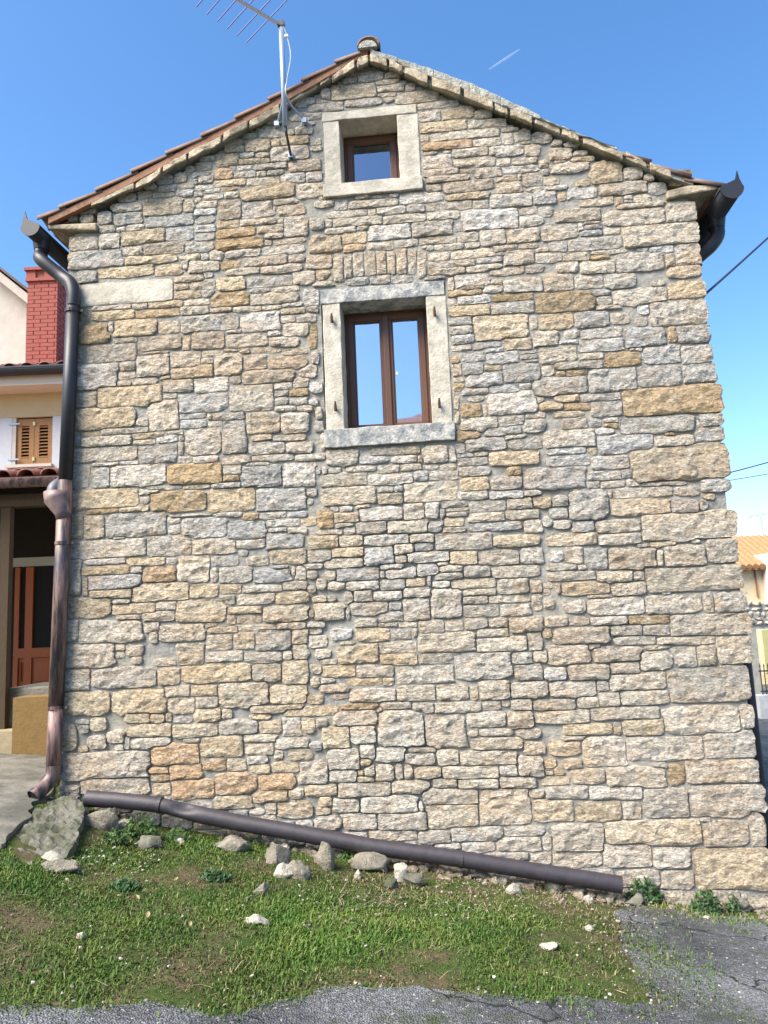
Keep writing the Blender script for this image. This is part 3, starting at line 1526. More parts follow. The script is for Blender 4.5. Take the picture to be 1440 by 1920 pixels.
640 506 690 584 d
698 504 738 580 d
766 524 904 578 t
918 516 1226 584 c
1240 508 1330 568 c
1344 460 1480 568 c
140 616 318 676 t
330 608 620 690 c
632 600 832 664 c
868 582 996 634 d
1004 586 1226 644 c
1240 576 1430 636 c
46 638 134 698 t
0 640 44 706 c
0 688 290 796 c
304 698 440 768 d
460 676 766 780 c
804 640 1116 728 c
1120 640 1408 840 c
1390 650 1480 690 c
790 716 806 756 w
826 730 1116 856 c
340 780 544 868 c
552 776 830 872 c
200 800 364 866 c
964 856 1246 934 c
784 882 960 946 c
500 876 764 930 c
1270 850 1480 906 c
1224 912 1480 992 c
1030 938 1200 992 w
880 950 1010 976 c
20 906 150 962 d
152 930 352 978 d
430 980 510 1016 d
640 1016 724 1070 d
726 1026 884 1094 d
896 1060 1060 1104 d
1160 996 1400 1040 c
@ 960 1310
120 10 344 64 c
138 66 434 136 c
446 50 818 114 d
852 40 1274 200 c
620 118 854 204 t
572 136 612 198 d
28 166 292 214 c
300 144 560 200 t
284 214 412 236 c
-40 236 52 290 r
-40 72 110 166 c
70 238 228 314 c
220 240 382 310 t
400 216 634 372 c
648 212 1066 342 d
1086 184 1344 332 c
34 324 248 436 c
290 346 388 390 c
336 396 516 470 c
536 386 856 496 c
786 366 880 390 d
878 368 972 476 o
976 344 1360 472 c
180 442 318 484 t
0 442 136 502 c
84 506 174 556 c
194 492 424 560 c
434 490 732 564 c
118 566 342 682 t
356 574 614 692 t
624 582 718 676 d
740 508 990 662 d
996 484 1400 656 c
0 700 210 766 c
0 784 150 856 c
160 766 216 850 c
232 700 506 850 c
530 680 1058 818 t
1076 692 1320 826 b
1060 668 1110 694 c
1340 610 1432 824 c
520 812 778 940 c
796 840 994 950 c
230 866 496 940 c
100 866 220 930 c
600 964 840 1050 d
830 966 1018 1066 d
1026 840 1430 1070 t
970 1090 1066 1166 d
830 1080 960 1140 d
1124 1070 1280 1176 d
1336 1110 1440 1206 d
1286 40 1330 160 c
1300 330 1375 440 c
0 1000 100 1030 d
"""
def load_stones():
    out = []; ox = oy = 0
    for ln in STONES.strip().splitlines():
        p = ln.split()
        if p[0] == '@': ox, oy = float(p[1]), float(p[2]); continue
        x0, y0, x1, y1 = [float(v) / 3 for v in p[:4]]; x0 += ox; x1 += ox; y0 += oy; y1 += oy
        xc, yc = (x0 + x1) / 2, (y0 + y1) / 2
        s0 = W(x0, yc)[0]; s1 = W(x1, yc)[0]; h1 = W(xc, y0)[1]; h0 = W(xc, y1)[1]
        out.append([s0, h0, s1, h1, p[4]])
    keep = []
    for b in out:
        ok = True; A_ = (b[2] - b[0]) * (b[3] - b[1])
        for k in keep:
            iw = min(b[2], k[2]) - max(b[0], k[0]); ih = min(b[3], k[3]) - max(b[1], k[1])
            if iw > 0 and ih > 0:
                B_ = (k[2] - k[0]) * (k[3] - k[1])
                if iw * ih > .38 * min(A_, B_): ok = False; break
        if ok and b[2] - b[0] > .02 and b[3] - b[1] > .015: keep.append(b)
    for b in keep:
        er = interp(EDGE, (b[1] + b[3]) / 2)
        if b[2] > er - .05: b[2] = er + .012 * math.sin(b[1] * 37)
        b[0] = max(b[0], SL - .01)
    return keep
BOX = load_stones()
BLOCK = [[LW['L'], LW['B'], LW['R'], LW['T'], '#'], [UW['L'], UW['B'], UW['R'], UW['T'], '#']]
def box_arr(bs): return np.array([[b[0], b[1], b[2], b[3]] for b in bs])
def sdf(A_, s, h):
    """signed distance of the point to every box"""
    dx = np.maximum(A_[:, 0] - s, s - A_[:, 2]); dy = np.maximum(A_[:, 1] - h, h - A_[:, 3])
    return np.where((dx > 0) & (dy > 0), np.hypot(np.maximum(dx, 0), np.maximum(dy, 0)), np.maximum(dx, dy))
# chips between the larger stones
def fill_chips():
    r_ = random.Random(11); A_ = box_arr(BOX + BLOCK)
    add = []
    for k in range(5000):
        s = r_.uniform(SL + .04, SR - .05); h = r_.uniform(-.7, AP[1] - .12)
        if h > roof_h(s) - .12: continue
        base = interp([(-2.87, .33), (-1.99, .07), (-.64, -.18), (.64, -.41), (1.71, -.58), (2.79, -.66)], s)
        if h < base - .12: continue
        d = sdf(A_, s, h).min()
        if d < .030: continue
        hh = min(d * r_.uniform(.4, .72), .045); ww = min(hh * r_.uniform(1.2, 4.5), .17)
        while ww > hh and (sdf(A_, s - ww, h).min() < .012 or sdf(A_, s + ww, h).min() < .012): ww *= .8
        b = [s - ww, h - hh, s + ww, h + hh, r_.choice('cccdgtw')]
        add.append(b); A_ = np.vstack([A_, [b[:4]]])
    return add
BOX += fill_chips()
ALL = BOX + BLOCK
AA = box_arr(ALL)
def outline(i, r_):
    s0, h0, s1, h1, c = ALL[i]; cs, ch = (s0 + s1) / 2, (h0 + h1) / 2; a, b = (s1 - s0) / 2, (h1 - h0) / 2
    per = 4 * (a + b); n = int(min(54, max(14, per / .024)))
    near = np.where((AA[:, 0] < s1 + .1) & (AA[:, 2] > s0 - .1) & (AA[:, 1] < h1 + .1) & (AA[:, 3] > h0 - .1))[0]
    near = near[near != i]; NB = AA[near]; own = AA[i:i + 1]
    ex = r_.uniform(3.5, 14) if c not in 'P' else 14
    ph = r_.random() * 20; pts = []
    cut = [r_.uniform(0, .42) if r_.random() < .6 else 0 for _ in range(4)]
    if s1 > interp(EDGE, ch) - .08: ex = 12; cut = [0] * 4
    for k in range(n):
        an = 2 * math.pi * (k + .5 * r_.random()) / n
        ca, sa = math.cos(an), math.sin(an)
        # walk the superellipse with points spread along its perimeter
        th = math.atan2(sa * b ** .45, ca * a ** .45); ca, sa = math.cos(th), math.sin(th)
        rr = (abs(ca) ** ex + abs(sa) ** ex) ** (-1 / ex)
        x, y = a * rr * ca, b * rr * sa
        q = (0 if x > 0 else 1) + (0 if y > 0 else 2)
        e = abs(x) / a + abs(y) / b - (2 - cut[q])
        if e > 0 and c not in 'P':
            x -= math.copysign(e * .5 * min(a, b * 1.5), x); y -= math.copysign(e * .5 * b, y)
        gr = .018 if c != 'P' else .004
        L_ = math.hypot(x, y); ux, uy = x / L_, y / L_
        joint = .0028 + .0035 * r_.random()
        lo, hi = .25 * L_, L_ + gr
        wob = (noise.noise((x * 11 + ph, y * 11, ph)) * 1.1 + noise.noise((x * 42 + ph, y * 42, ph + 3)) * .7) * min(.019, .26 * b) if c != 'P' else 0
        hi += wob
        def ok(t):
            px, py = cs + ux * t, ch + uy * t
            if len(NB) == 0: return True
            return sdf(own, px, py)[0] + joint <= sdf(NB, px, py).min() - joint
        if not ok(hi):
            for _ in range(9):
                md = (lo + hi) / 2
                if ok(md): lo = md
                else: hi = md
            t = lo
        else: t = hi
        if c != 'P': t -= abs(noise.noise((x * 30 + ph, y * 30, ph + 8))) * min(.010, .15 * b)
        pts.append((ux * t, uy * t))
    return cs, ch, a, b, pts
def stone_geo(i, r_):
    cs, ch, a, b, pts = outline(i, r_); c = ALL[i][4]; n = len(pts)
    edge = cs + a > SR - .06 or cs - a < SL + .03
    back = .34 if edge else .05
    mn = min(a, b)
    prot = min(.007 + .016 * r_.random() + .05 * mn, .034)
    if c == 'P': prot = .012
    rough = (.010 + .085 * mn) if c != 'P' else .002
    tx, ty = r_.uniform(-.10, .10), r_.uniform(-.12, .08)
    o_ = r_.random() * 40
    ins = min(.012, mn * .3)
    def relief(x, y):
        f1 = noise.noise(Vector((x * 10 + o_, y * 15, o_))) + .6 * noise.noise(Vector((x * 26 + o_, y * 36, o_ + 7)))
        rd = .5 - abs(noise.noise(Vector((x * 7 + o_ * 2, y * 14, 5)))) * 2
        return rough * (f1 * .8 + rd * .5) + tx * x * .35 + ty * y * .6
    V = [Vector((x, back, y)) for x, y in pts]
    V += [Vector((x, -prot * r_.uniform(.55, .95), y)) for x, y in pts]
    rin = []
    for x, y in pts:
        L_ = math.hypot(x, y) or 1e-4; f = max(.2, 1 - ins * r_.uniform(.5, 1.5) / L_); rin.append((x * f, y * f))
    ang = np.unwrap([math.atan2(y, x) for x, y in rin]); rad_ = [math.hypot(x, y) for x, y in rin]
    if ang[-1] < ang[0]: ang = ang[::-1]; rad_ = rad_[::-1]
    A3 = np.concatenate([ang - 2 * math.pi, ang, ang + 2 * math.pi]); R3 = np.concatenate([rad_, rad_, rad_])
    st = max(.024, .2 * math.sqrt(a * b)); inner = []
    yy_ = -b
    while yy_ < b:
        xx_ = -a + st * r_.random()
        while xx_ < a:
            qx, qy = xx_ + r_.uniform(-.35, .35) * st, yy_ + r_.uniform(-.35, .35) * st
            if math.hypot(qx, qy) < .86 * np.interp(math.atan2(qy, qx), A3, R3): inner.append((qx, qy))
            xx_ += st
        yy_ += st * .8
    if not inner: inner = [(0, 0)]
    cd_ = geometry.delaunay_2d_cdt([Vector(q) for q in rin + inner], [], [list(range(n))], 1, 1e-6)
    F_ = []; b2_ = len(V); imap = {}
    for k, (p2, src) in enumerate(zip(cd_[0], cd_[3])):
        rim = len(src) > 0 and src[0] < n
        if rim: imap[src[0]] = b2_ + k
        dep = prot * (.9 if rim else 1.08) + relief(p2.x, p2.y) * (.5 if rim else 1)
        V.append(Vector((p2.x, -max(prot * .35, dep), p2.y)))
    for f in cd_[2]: F_.append(tuple(b2_ + q for q in f))
    for k in range(n):
        k2 = (k + 1) % n; F_.append((k, k2, n + k2, n + k))
        if k in imap and k2 in imap: F_.append((n + k, n + k2, imap[k2], imap[k]))
    base = PAL[c]; v = r_.uniform(.84, 1.14); hue = r_.uniform(-.035, .035)
    cc = (base[0] * v * (1 + hue), base[1] * v, base[2] * v * (1 - hue * 1.6))
    return cs, ch, V, F_, cc, a * b
rs = random.Random(5)
geos = [stone_geo(i, rs) for i in range(len(BOX))]
order = sorted(range(len(geos)), key=lambda i: -geos[i][5])
small = MB()
for rank, i in enumerate(order):
    cs, ch, V, F_, cc, ar = geos[i]
    if rank < 300:
        mesh_obj('stone', V, F_, DRESSED if BOX[i][4] == 'P' else STONE, gable, smooth=False, cols=[cc] * len(V)).location = (cs, 0, ch)
    else:
        small.add([v + Vector((cs, 0, ch)) for v in V], F_, cc)
stuff(small.build('small_stones', STONE, gable, smooth=False))
print('STONES', len(BOX), 'tris', sum(len(x[3]) for x in geos) * 2)

# rubble on the side walls
def side_rubble(sx, sgn, top):
    mb = MB(); r_ = random.Random(int(sx * 10)); z = -1.0
    while z < top - .08:
        hh = r_.uniform(.09, .2); hh = min(hh, top - z); y = .36 + r_.random() * .2
        while y < 4.2:
            ww = r_.uniform(.14, .5); p = r_.uniform(.012, .035); n = 8; pts = []
            for k in range(n):
                an = 2 * math.pi * (k + .5) / n; ca, sa = math.cos(an), math.sin(an); rr = (abs(ca) ** 5 + abs(sa) ** 5) ** -.2
                pts.append((ca * rr * (ww / 2 - .012) + r_.uniform(-.01, .01), sa * rr * (hh / 2 - .012) + r_.uniform(-.008, .008)))
            V = [Vector((sx - sgn * .05, y + ww / 2 + a, z + hh / 2 + b)) for a, b in pts] + [Vector((sx + sgn * p * .5, y + ww / 2 + a, z + hh / 2 + b)) for a, b in pts] + \
                [Vector((sx + sgn * p, y + ww / 2 + a * .75, z + hh / 2 + b * .7)) for a, b in pts]
            Fc = [(q * n + k, q * n + (k + 1) % n, (q + 1) * n + (k + 1) % n, (q + 1) * n + k) for q in range(2) for k in range(n)] + [tuple(2 * n + k for k in range(n))]
            cb = PAL[r_.choice('ccccdgtwb')]; v = r_.uniform(.85, 1.12)
            mb.add(V, Fc, (cb[0] * v, cb[1] * v, cb[2] * v)); y += ww
        z += hh
    return stuff(mb.build('side_stones', STONE, sidew, smooth=True))
side_rubble(SR - .02, 1, hr - .02); side_rubble(SL, -1, hl - .02)

# ---------------------------------------------------------------- windows
def dressed_block(name, x0, x1, z0, z1, material, parent, y0=-.012, y1=.30, seed=0, wob=.006):
    """grid-subdivided block with slightly worn edges"""
    nx = max(2, int((x1 - x0) / .07)); nz_ = max(2, int((z1 - z0) / .07)); bm = bmesh.new()
    mb = MB(); mb.box(x0, x1, y0, y1, z0, z1)
    me = bpy.data.meshes.new(name); me.from_pydata([tuple(v) for v in mb.v], [], mb.f); bm.from_mesh(me)
    bmesh.ops.subdivide_edges(bm, edges=[e for e in bm.edges if abs(e.verts[0].co.x - e.verts[1].co.x) > 1e-4], cuts=nx, use_grid_fill=True)
    bmesh.ops.subdivide_edges(bm, edges=[e for e in bm.edges if abs(e.verts[0].co.z - e.verts[1].co.z) > 1e-4], cuts=nz_, use_grid_fill=True)
    for v in bm.verts:
        p = v.co * 9 + Vector((seed * 7.3, seed, 0))
        v.co += Vector((noise.noise(p), noise.noise(p + Vector((9, 0, 0))) * .6, noise.noise(p + Vector((0, 9, 0))))) * wob
    bmesh.ops.recalc_face_normals(bm, faces=bm.faces)
    bm.to_mesh(me); bm.free(); me.materials.append(material)
    o = bpy.data.objects.new(name, me); col.objects.link(o); o.parent = parent
    bevel(o, .006, 2); return o
def make_window(Wd, I, lint_mat, jamb_mat, sill_mat, double, seed, lintel_in=0.0):
    wn = bpy.data.objects.new('window', None); col.objects.link(wn); wn.parent = house; wn.empty_display_size = .1
    zb = I['B']; zt = I['T']; RC = .25
    dressed_block('lintel', Wd['L'] + lintel_in, Wd['R'] - .012 - lintel_in, zt + .001, Wd['T'], lint_mat, wn, -.018, .34, seed)
    dressed_block('jamb', Wd['L'] + .012, I['L'], zb + .001, zt - .002, jamb_mat, wn, -.012, .34, seed + 1)
    dressed_block('jamb', I['R'], Wd['R'] - .004, zb + .001, zt - .002, jamb_mat, wn, -.012, .34, seed + 2)
    dressed_block('sill', Wd['L'] - .004, Wd['R'] + .006, Wd['B'], zb - .001, sill_mat, wn, -.045, .34, seed + 3, .008)
    x0, x1 = I['L'] + .004, I['R'] - .004; z0 = zb + .004; z1 = zt - .004
    def bars(name, a0, a1, c0, c1, wd, y0, y1):
        m_ = MB(); m_.box(a0, a1, y0, y1, c1 - wd, c1); m_.box(a0, a1, y0, y1, c0, c0 + wd); m_.box(a0, a0 + wd, y0, y1, c0 + wd, c1 - wd); m_.box(a1 - wd, a1, y0, y1, c0 + wd, c1 - wd)
        return bevel(m_.build(name, WOODF, wn), .004, 2)
    fw = .042
    bars('frame', x0, x1, z0, z1, fw, RC, RC + .07)
    leaves = [(x0 + fw - .012, (x0 + x1) / 2 - .001), ((x0 + x1) / 2 + .001, x1 - fw + .012)] if double else [(x0 + fw - .012, x1 - fw + .012)]
    for a0, a1 in leaves:
        bars('sash', a0, a1, z0 + fw - .012, z1 - fw + .012, .052, RC - .014, RC + .05)
        bars('glazing_bead', a0 + .0505, a1 - .0505, z0 + fw + .0385, z1 - fw - .0385, .012, RC - .006, RC + .02)
        m_ = MB(); m_.box(a0 + .04, a1 - .04, RC + .012, RC + .02, z0 + fw + .03, z1 - fw - .03); m_.build('pane', GLASS if double else GLASS2, wn)
    if double:
        m_ = MB(); m_.box((x0 + x1) / 2 - .026, (x0 + x1) / 2 + .026, RC - .034, RC - .0145, z0 + .004, z1 - fw); bevel(m_.build('cover_strip', WOODF, wn), .006, 2)
    m_ = MB(); m_.box(x0 - .01, x1 + .01, .36, .4, z0 - .05, z1 + .05); m_.build('dark_backing', HOLE, wn)  # black sheet added behind the panes for the unlit room
    return wn
lw = make_window(LW, LI, LICHEN, DRESSED, LICHEN, True, 1)
uw = make_window(UW, UI, DRESSED, DRESSED, DRESSED, False, 5)
m_ = MB(); c = L(743, 700, -.256)
m_.tube([c + Vector((0, .004, 0)), c + Vector((0, .0, 0))], .016, 16); m_.build('white_disc', mat('white_disc', (.8, .82, .82), .5), lw)  # small round white disc set on the pane
for px, py in ((623, 598), (815, 586), (630, 763), (824, 757)):
    p = L(px, py + 4, .012); m_ = MB()
    m_.tube([p + Vector((0, .03, 0)), p + Vector((0, -.035, 0))], .011, 8)
    m_.tube([p + Vector((0, -.035, -.028)), p + Vector((0, -.035, .018)), p + Vector((0, -.035, .06))], [.012, .013, .007], 8)
    m_.build('shutter_pintle', RUST, lw, smooth=False)

# ---------------------------------------------------------------- verge slabs
LT = [(165, 383), (170, 380), (253, 340), (303, 313), (350, 287), (415, 253), (460, 228), (520, 195), (542, 180), (593, 157), (663, 113), (690, 99)]
LB = [(165, 391), (173, 387), (260, 352), (353, 303), (417, 272), (467, 243), (523, 215), (545, 195), (597, 165), (665, 132), (692, 120)]
RT = [(690, 99), (725, 108), (758, 122), (808, 142), (867, 163), (925, 188), (955, 202), (1002, 218), (1053, 237), (1088, 254), (1105, 258), (1173, 285), (1217, 303), (1262, 320), (1300, 334)]
RB = [(690, 118), (725, 130), (755, 140), (802, 163), (860, 185), (923, 207), (953, 217), (998, 235), (1048, 257), (1087, 270), (1168, 303), (1208, 318), (1255, 337), (1300, 352)]
def verge_slab(x0, x1, top, bot, r_, pr):
    n = 5; fT = []; fM = []; fB = []; off = r_.uniform(-2.5, 2.5); tl = r_.uniform(-2.2, 2.2); x0 += r_.uniform(0, 2.5); x1 -= r_.uniform(0, 2.5)
    for k in range(n):
        x = x0 + (x1 - x0) * k / (n - 1); t = interp(top, x) + off * .6 + tl * (k - 2) / 2; b = interp(bot, x) + off + 4
        jt, jm, jb = r_.uniform(-1.6, 1.6), r_.uniform(-2, 2), r_.uniform(-1.5, 1.5)
        fT.append(L(x, t + jt, pr + r_.uniform(-.012, .012))); fM.append(L(x + r_.uniform(-1.5, 1.5), t + (b - t) * .60 + jm, pr + r_.uniform(-.012, .012))); fB.append(L(x, b + jb, -.02))
    bT = [p + Vector((0, .42, 0)) for p in fT]
    V = bT + fT + fM + fB; Fc = []
    for q in range(3):
        for k in range(n - 1): Fc.append((q * n + k, q * n + k + 1, (q + 1) * n + k + 1, (q + 1) * n + k))
    Fc.append((0, n, 2 * n, 3 * n)); Fc.append((4 * n - 1, 3 * n - 1, 2 * n - 1, n - 1))
    o = mesh_obj('verge_slab', V, Fc, SLAB, house); bevel(o, .008, 2); return o
r_ = random.Random(3)
for a, b in ((170, 252), (254, 302), (304, 351), (353, 415), (417, 465), (467, 524), (527, 596), (598, 620), (622, 665), (668, 690)): verge_slab(a, b, LT, LB, r_, r_.uniform(.07, .13))
for a, b in ((693, 725), (728, 756), (758, 803), (808, 865), (868, 924), (926, 953), (956, 1000), (1003, 1050), (1053, 1086), (1091, 1170), (1174, 1214), (1217, 1260)): verge_slab(a, b, RT, RB, r_, r_.uniform(.075, .15))
# mortar bed behind and between the slabs
def bed(name, top, bot, d, material, dt=0, db=0):
    n = 40; x0, x1 = top[0][0], top[-1][0]; F_ = []
    up = [L(x0 + (x1 - x0) * k / n, interp(top, x0 + (x1 - x0) * k / n) + dt, d) for k in range(n + 1)]
    lo = [L(x0 + (x1 - x0) * k / n, interp(bot, x0 + (x1 - x0) * k / n) + db, d) for k in range(n + 1)]
    m_ = MB()
    V = up + lo + [p + Vector((0, .45, 0)) for p in up] + [p + Vector((0, .45, 0)) for p in lo]; N_ = n + 1
    for k in range(n): F_ += [(k, k + 1, N_ + k + 1, N_ + k), (k, 2 * N_ + k, 2 * N_ + k + 1, k + 1), (N_ + k, N_ + k + 1, 3 * N_ + k + 1, 3 * N_ + k)]
    F_ += [(0, N_, 3 * N_, 2 * N_), (n, 2 * N_ + n, 3 * N_ + n, N_ + n)]
    return mesh_obj(name, V, F_, material, house)
bed('verge_bed', LT, LB, .055, VERGEM, 4, -5); bed('verge_bed', RT, RB, .055, VERGEM, 4, -5)
# timber verge board, left slope
BB = [(93, 420), (165, 384), (253, 341), (350, 289), (460, 230), (570, 171), (690, 99)]
BTp = [(93, 407), (165, 371), (253, 328), (350, 276), (460, 216), (570, 155), (690, 89)]
V = []; d = .085
for k in range(13):
    x = 90 + 600 * k / 12
    V += [L(x, interp(BTp, x), d), L(x, interp(BB, x), d), L(x, interp(BB, x), d) + Vector((0, .05, 0)), L(x, interp(BTp, x), d) + Vector((0, .05, 0))]
F_ = []
for k in range(12):
    for q in range(4): F_.append((k * 4 + q, (k + 1) * 4 + q, (k + 1) * 4 + (q + 1) % 4, k * 4 + (q + 1) % 4))
F_ += [(0, 1, 2, 3), (51, 50, 49, 48)]
bevel(mesh_obj('verge_board', V, F_, BOARD, house), .004, 1)
# ---------------------------------------------------------------- roof
roof = bpy.data.objects.new('roof', None); col.objects.link(roof); roof.parent = house; roof.empty_display_size = .1
def barrel(length, r0, r1, th=.014, seg=9):
    """half-barrel tile along +x (down-slope end at x=0), opening downwards"""
    V = []; F_ = []
    for i, (x, r) in enumerate(((0, r0), (length, r1))):
        for rr in (r, r - th):
            for k in range(seg + 1):
                an = math.pi * k / seg; V.append(Vector((x, -math.cos(an) * rr, math.sin(an) * rr * .78)))
    n = seg + 1
    for k in range(seg):
        F_ += [(k, k + 1, 2 * n + k + 1, 2 * n + k), (n + k, 3 * n + k, 3 * n + k + 1, n + k + 1), (k, n + k, n + k + 1, k + 1), (2 * n + k, 2 * n + k + 1, 3 * n + k + 1, 3 * n + k)]
    F_ += [(0, 2 * n, 3 * n, n), (seg, n + seg, 3 * n + seg, 2 * n + seg)]
    return V, F_
LN = [(66, 404), (107, 383), (175, 351), (242, 316), (307, 282), (373, 249), (437, 215), (500, 180), (563, 145), (626, 110)]
RN = [(745, 100), (813, 123), (880, 147), (940, 174), (1013, 208), (1083, 237), (1157, 265), (1228, 290), (1303, 317), (1368, 335)]
TV, TF = barrel(.40, .105, .09)
tile_me = bpy.data.meshes.new('roof_tile'); tile_me.from_pydata([tuple(v) for v in TV], [], TF); tile_me.materials.append(TILE)
tile_me.polygons.foreach_set('use_smooth', [True] * len(tile_me.polygons)); 
def place_tile(p, dirv, sc=1.0):
    o = bpy.data.objects.new('tile', tile_me); col.objects.link(o); o.parent = roof
    x = dirv.normalized(); y = Vector((0, 1, 0)); z = x.cross(y).normalized()
    if z.z < 0: y = -y; z = -z
    M_ = Matrix((x, y, z)).transposed().to_4x4(); M_.translation = p; o.matrix_local = M_; o.scale = (sc, 1, 1)
    return o
dv = .105
lp = [L(x, y, dv) for x, y in LN] + [L(692, 80, dv)]
restt = MB()
def rest_tiles(p, dirv, sc):
    x = dirv.normalized(); y = Vector((0, 1, 0)); z = x.cross(y).normalized()
    if z.z < 0: y = -y; z = -z
    for c_ in range(1, 40):
        restt.add([p + Vector((0, c_ * .205, 0)) + x * v.x * sc + y * v.y + z * v.z for v in TV], TF)
for i in range(len(lp) - 1):
    dr = lp[i + 1] - lp[i]; sc = (dr.length + .06) / .40; nrm = Vector((-dr.z, 0, dr.x)).normalized()
    dd = (dr - nrm * .022)
    p = lp[i] + Vector((0, .105, 0)) - nrm * .045
    place_tile(p, dd, sc); rest_tiles(p, dd, sc)
rp_ = [L(694, 85, .085)] + [L(x, y, .085) for x, y in RN]
for i in range(1, len(rp_)):
    dr = rp_[i - 1] - rp_[i]; sc = (dr.length + .06) / .40; nrm = Vector((dr.z, 0, -dr.x)).normalized()
    if nrm.z < 0: nrm = -nrm
    dd = dr - nrm * .022
    p = rp_[i] + Vector((0, .105, 0)) - nrm * .085
    place_tile(p, dd, sc); rest_tiles(p, dd, sc)
stuff(restt.build('tile_field', TILE, roof, smooth=True))
# roof deck below the tiles
mb = MB()
a0 = lp[0] + Vector((.05, .23, -.06)); a1 = lp[-1] + Vector((0, .23, -.08)); b1 = rp_[-1] + Vector((-.05, .13, -.1))
for q0, q1 in ((a0, a1), (a1, Vector((b1.x, a1.y, b1.z)))):
    nrm = Vector((-(q1 - q0).z, 0, (q1 - q0).x)).normalized() * .03
    mb.prism([q0 - nrm, q1 - nrm, q1, q0], (0, 8.1, 0))
mb.build('roof_deck', BOARD, roof)
# mortar bedding along the right verge (stepped with the tile courses)
for i in range(1, len(rp_)):
    xA, yA = (694, 85) if i == 1 else RN[i - 2]; xB, yB = RN[i - 1]; r2 = random.Random(i); n = 7
    if i > 7: continue
    tops = []; bots = []
    for k in range(n):
        t = k / (n - 1); x = xA + (xB - xA) * t; y = yA + (yB - yA) * t + (5 if i > 1 or k else 0)
        if i > 5: y += 5
        tops.append(L(x, y + r2.uniform(-1, 1) + 2, .105 + r2.uniform(-.01, .01))); bots.append(L(x, interp(RT, x) + 1 + r2.uniform(-1.5, 2.0), .10 + r2.uniform(-.012, .012)))
    V = tops + bots + [p + Vector((0, .25, 0)) for p in tops] + [p + Vector((0, .25, 0)) for p in bots]; F_ = []
    for k in range(n - 1): F_ += [(k, k + 1, n + k + 1, n + k), (k, 2 * n + k, 2 * n + k + 1, k + 1), (n + k, n + k + 1, 3 * n + k + 1, 3 * n + k)]
    F_ += [(0, n, 3 * n, 2 * n), (n - 1, 3 * n - 1, 4 * n - 1, 2 * n - 1)]
    bevel(mesh_obj('verge_mortar', V, F_, VERGEM, roof), .008, 2)
# ridge tiles
for k in range(18):
    c_ = L(691, 84, .12) + Vector((0, k * .42, 0)); V, F_ = barrel(.46, .108, .095, .016, 12)
    V = [Vector((v.y, v.x, v.z * 1.1)) for v in V]
    mesh_obj('ridge_tile', [v + c_ for v in V], F_, TILE if k else TILE, roof, smooth=True)
m_ = MB(); c_ = L(689, 88, .128); n = 14
poly = [c_ + Vector((math.cos(math.pi * k / n) * .085, 0, math.sin(math.pi * k / n) * .072)) for k in range(n + 1)]
m_.prism(poly, (0, .05, 0)); m_.build('ridge_mortar', VERGEM, roof)
# eave slabs: stone cornice along both sides, front ends seen from below
def eave(pts_top, thick, name='eave_slab'):
    m_ = MB(); m_.prism(pts_top, (0, 3.9, 0)); o = m_.build(name, SLAB, house); bevel(o, .012, 2); return o
pA = L(88, 421, .06); pB = L(180, 417, .06); pC = L(180, 431, .06); pD = L(90, 429, .06)
eave([pA, pB, pC, pD], .06)
pA = L(1250, 357, .06); pB = L(1290, 347, .06); pC = L(1352, 345, .06); pD = L(1352, 353, .06); pE = L(1300, 362, .06); pF = L(1252, 371, .06)
eave([pA, pB, pC, pD, pE, pF], .06)

# ---------------------------------------------------------------- gutters and downpipes
def half_gutter(parent, p0, sgn, rad=.085, length=8.0):
    n = 12; V = []; F_ = []
    for y in (0, length):
        for rr in (rad, rad - .006):
            for k in range(n + 1):
                an = math.pi + math.pi * k / n; V.append(p0 + Vector((math.cos(an) * rr, y, math.sin(an) * rr)))
    q = n + 1
    for k in range(n): F_ += [(k, k + 1, 2 * q + k + 1, 2 * q + k), (q + k, 3 * q + k, 3 * q + k + 1, q + k + 1), (k, q + k, q + k + 1, k + 1)]
    mesh_obj('gutter', V, F_, BLACKM, parent, smooth=True)
    m_ = MB(); m_.tube([p0 + Vector((-rad, 0, 0)), p0 + Vector((-rad, length, 0))], .011, 8); m_.tube([p0 + Vector((rad, 0, 0)), p0 + Vector((rad, length, 0))], .011, 8)
    m_.build('gutter_bead', BLACKM, parent, smooth=True)
    poly = [p0 + Vector((math.cos(math.pi + math.pi * k / n) * (rad + .008), -.008, math.sin(math.pi + math.pi * k / n) * (rad + .008))) for k in range(n + 1)]
    poly += [p0 + Vector((rad * .95, -.008, .02)), p0 + Vector((sgn * rad * .55 + rad * .2, -.008, .075)), p0 + Vector((sgn * rad * .62, -.008, .155)), p0 + Vector((sgn * rad * .62 - rad * .25, -.008, .07)), p0 + Vector((-rad * .95, -.008, .02))]
    m_ = MB(); m_.prism(poly[::-1], (0, .014, 0)); m_.build('end_cap', BLACKM, parent)
def clamp(parent, p, r, material=BLACKM):
    m_ = MB(); m_.tube([p - Vector((0, 0, .014)), p + Vector((0, 0, .014))], r, 16); m_.box(p.x + r * .6, p.x + r + .03, p.y - .006, p.y + .006, p.z - .012, p.z + .012); m_.build('pipe_clamp', material, parent, smooth=False)
gl = thing('rain_gutter', 'black metal gutter on the left eave with weathered downpipe down the corner', 'gutter', (0, DIST, 0), -YAW, 'gutters of the stone house')
g0 = L(57, 425, .14); half_gutter(gl, g0, -1)
top = L(138, 548, .075); bot = L(100, 1440, .075)
out_ = g0 + Vector((.0, .20, -.085))
m_ = MB(); m_.tube([out_ + Vector((0, 0, .06)), out_ + Vector((0, 0, -.05))], [.085, .068], 16, False); m_.build('outlet', BLACKM, gl, True)
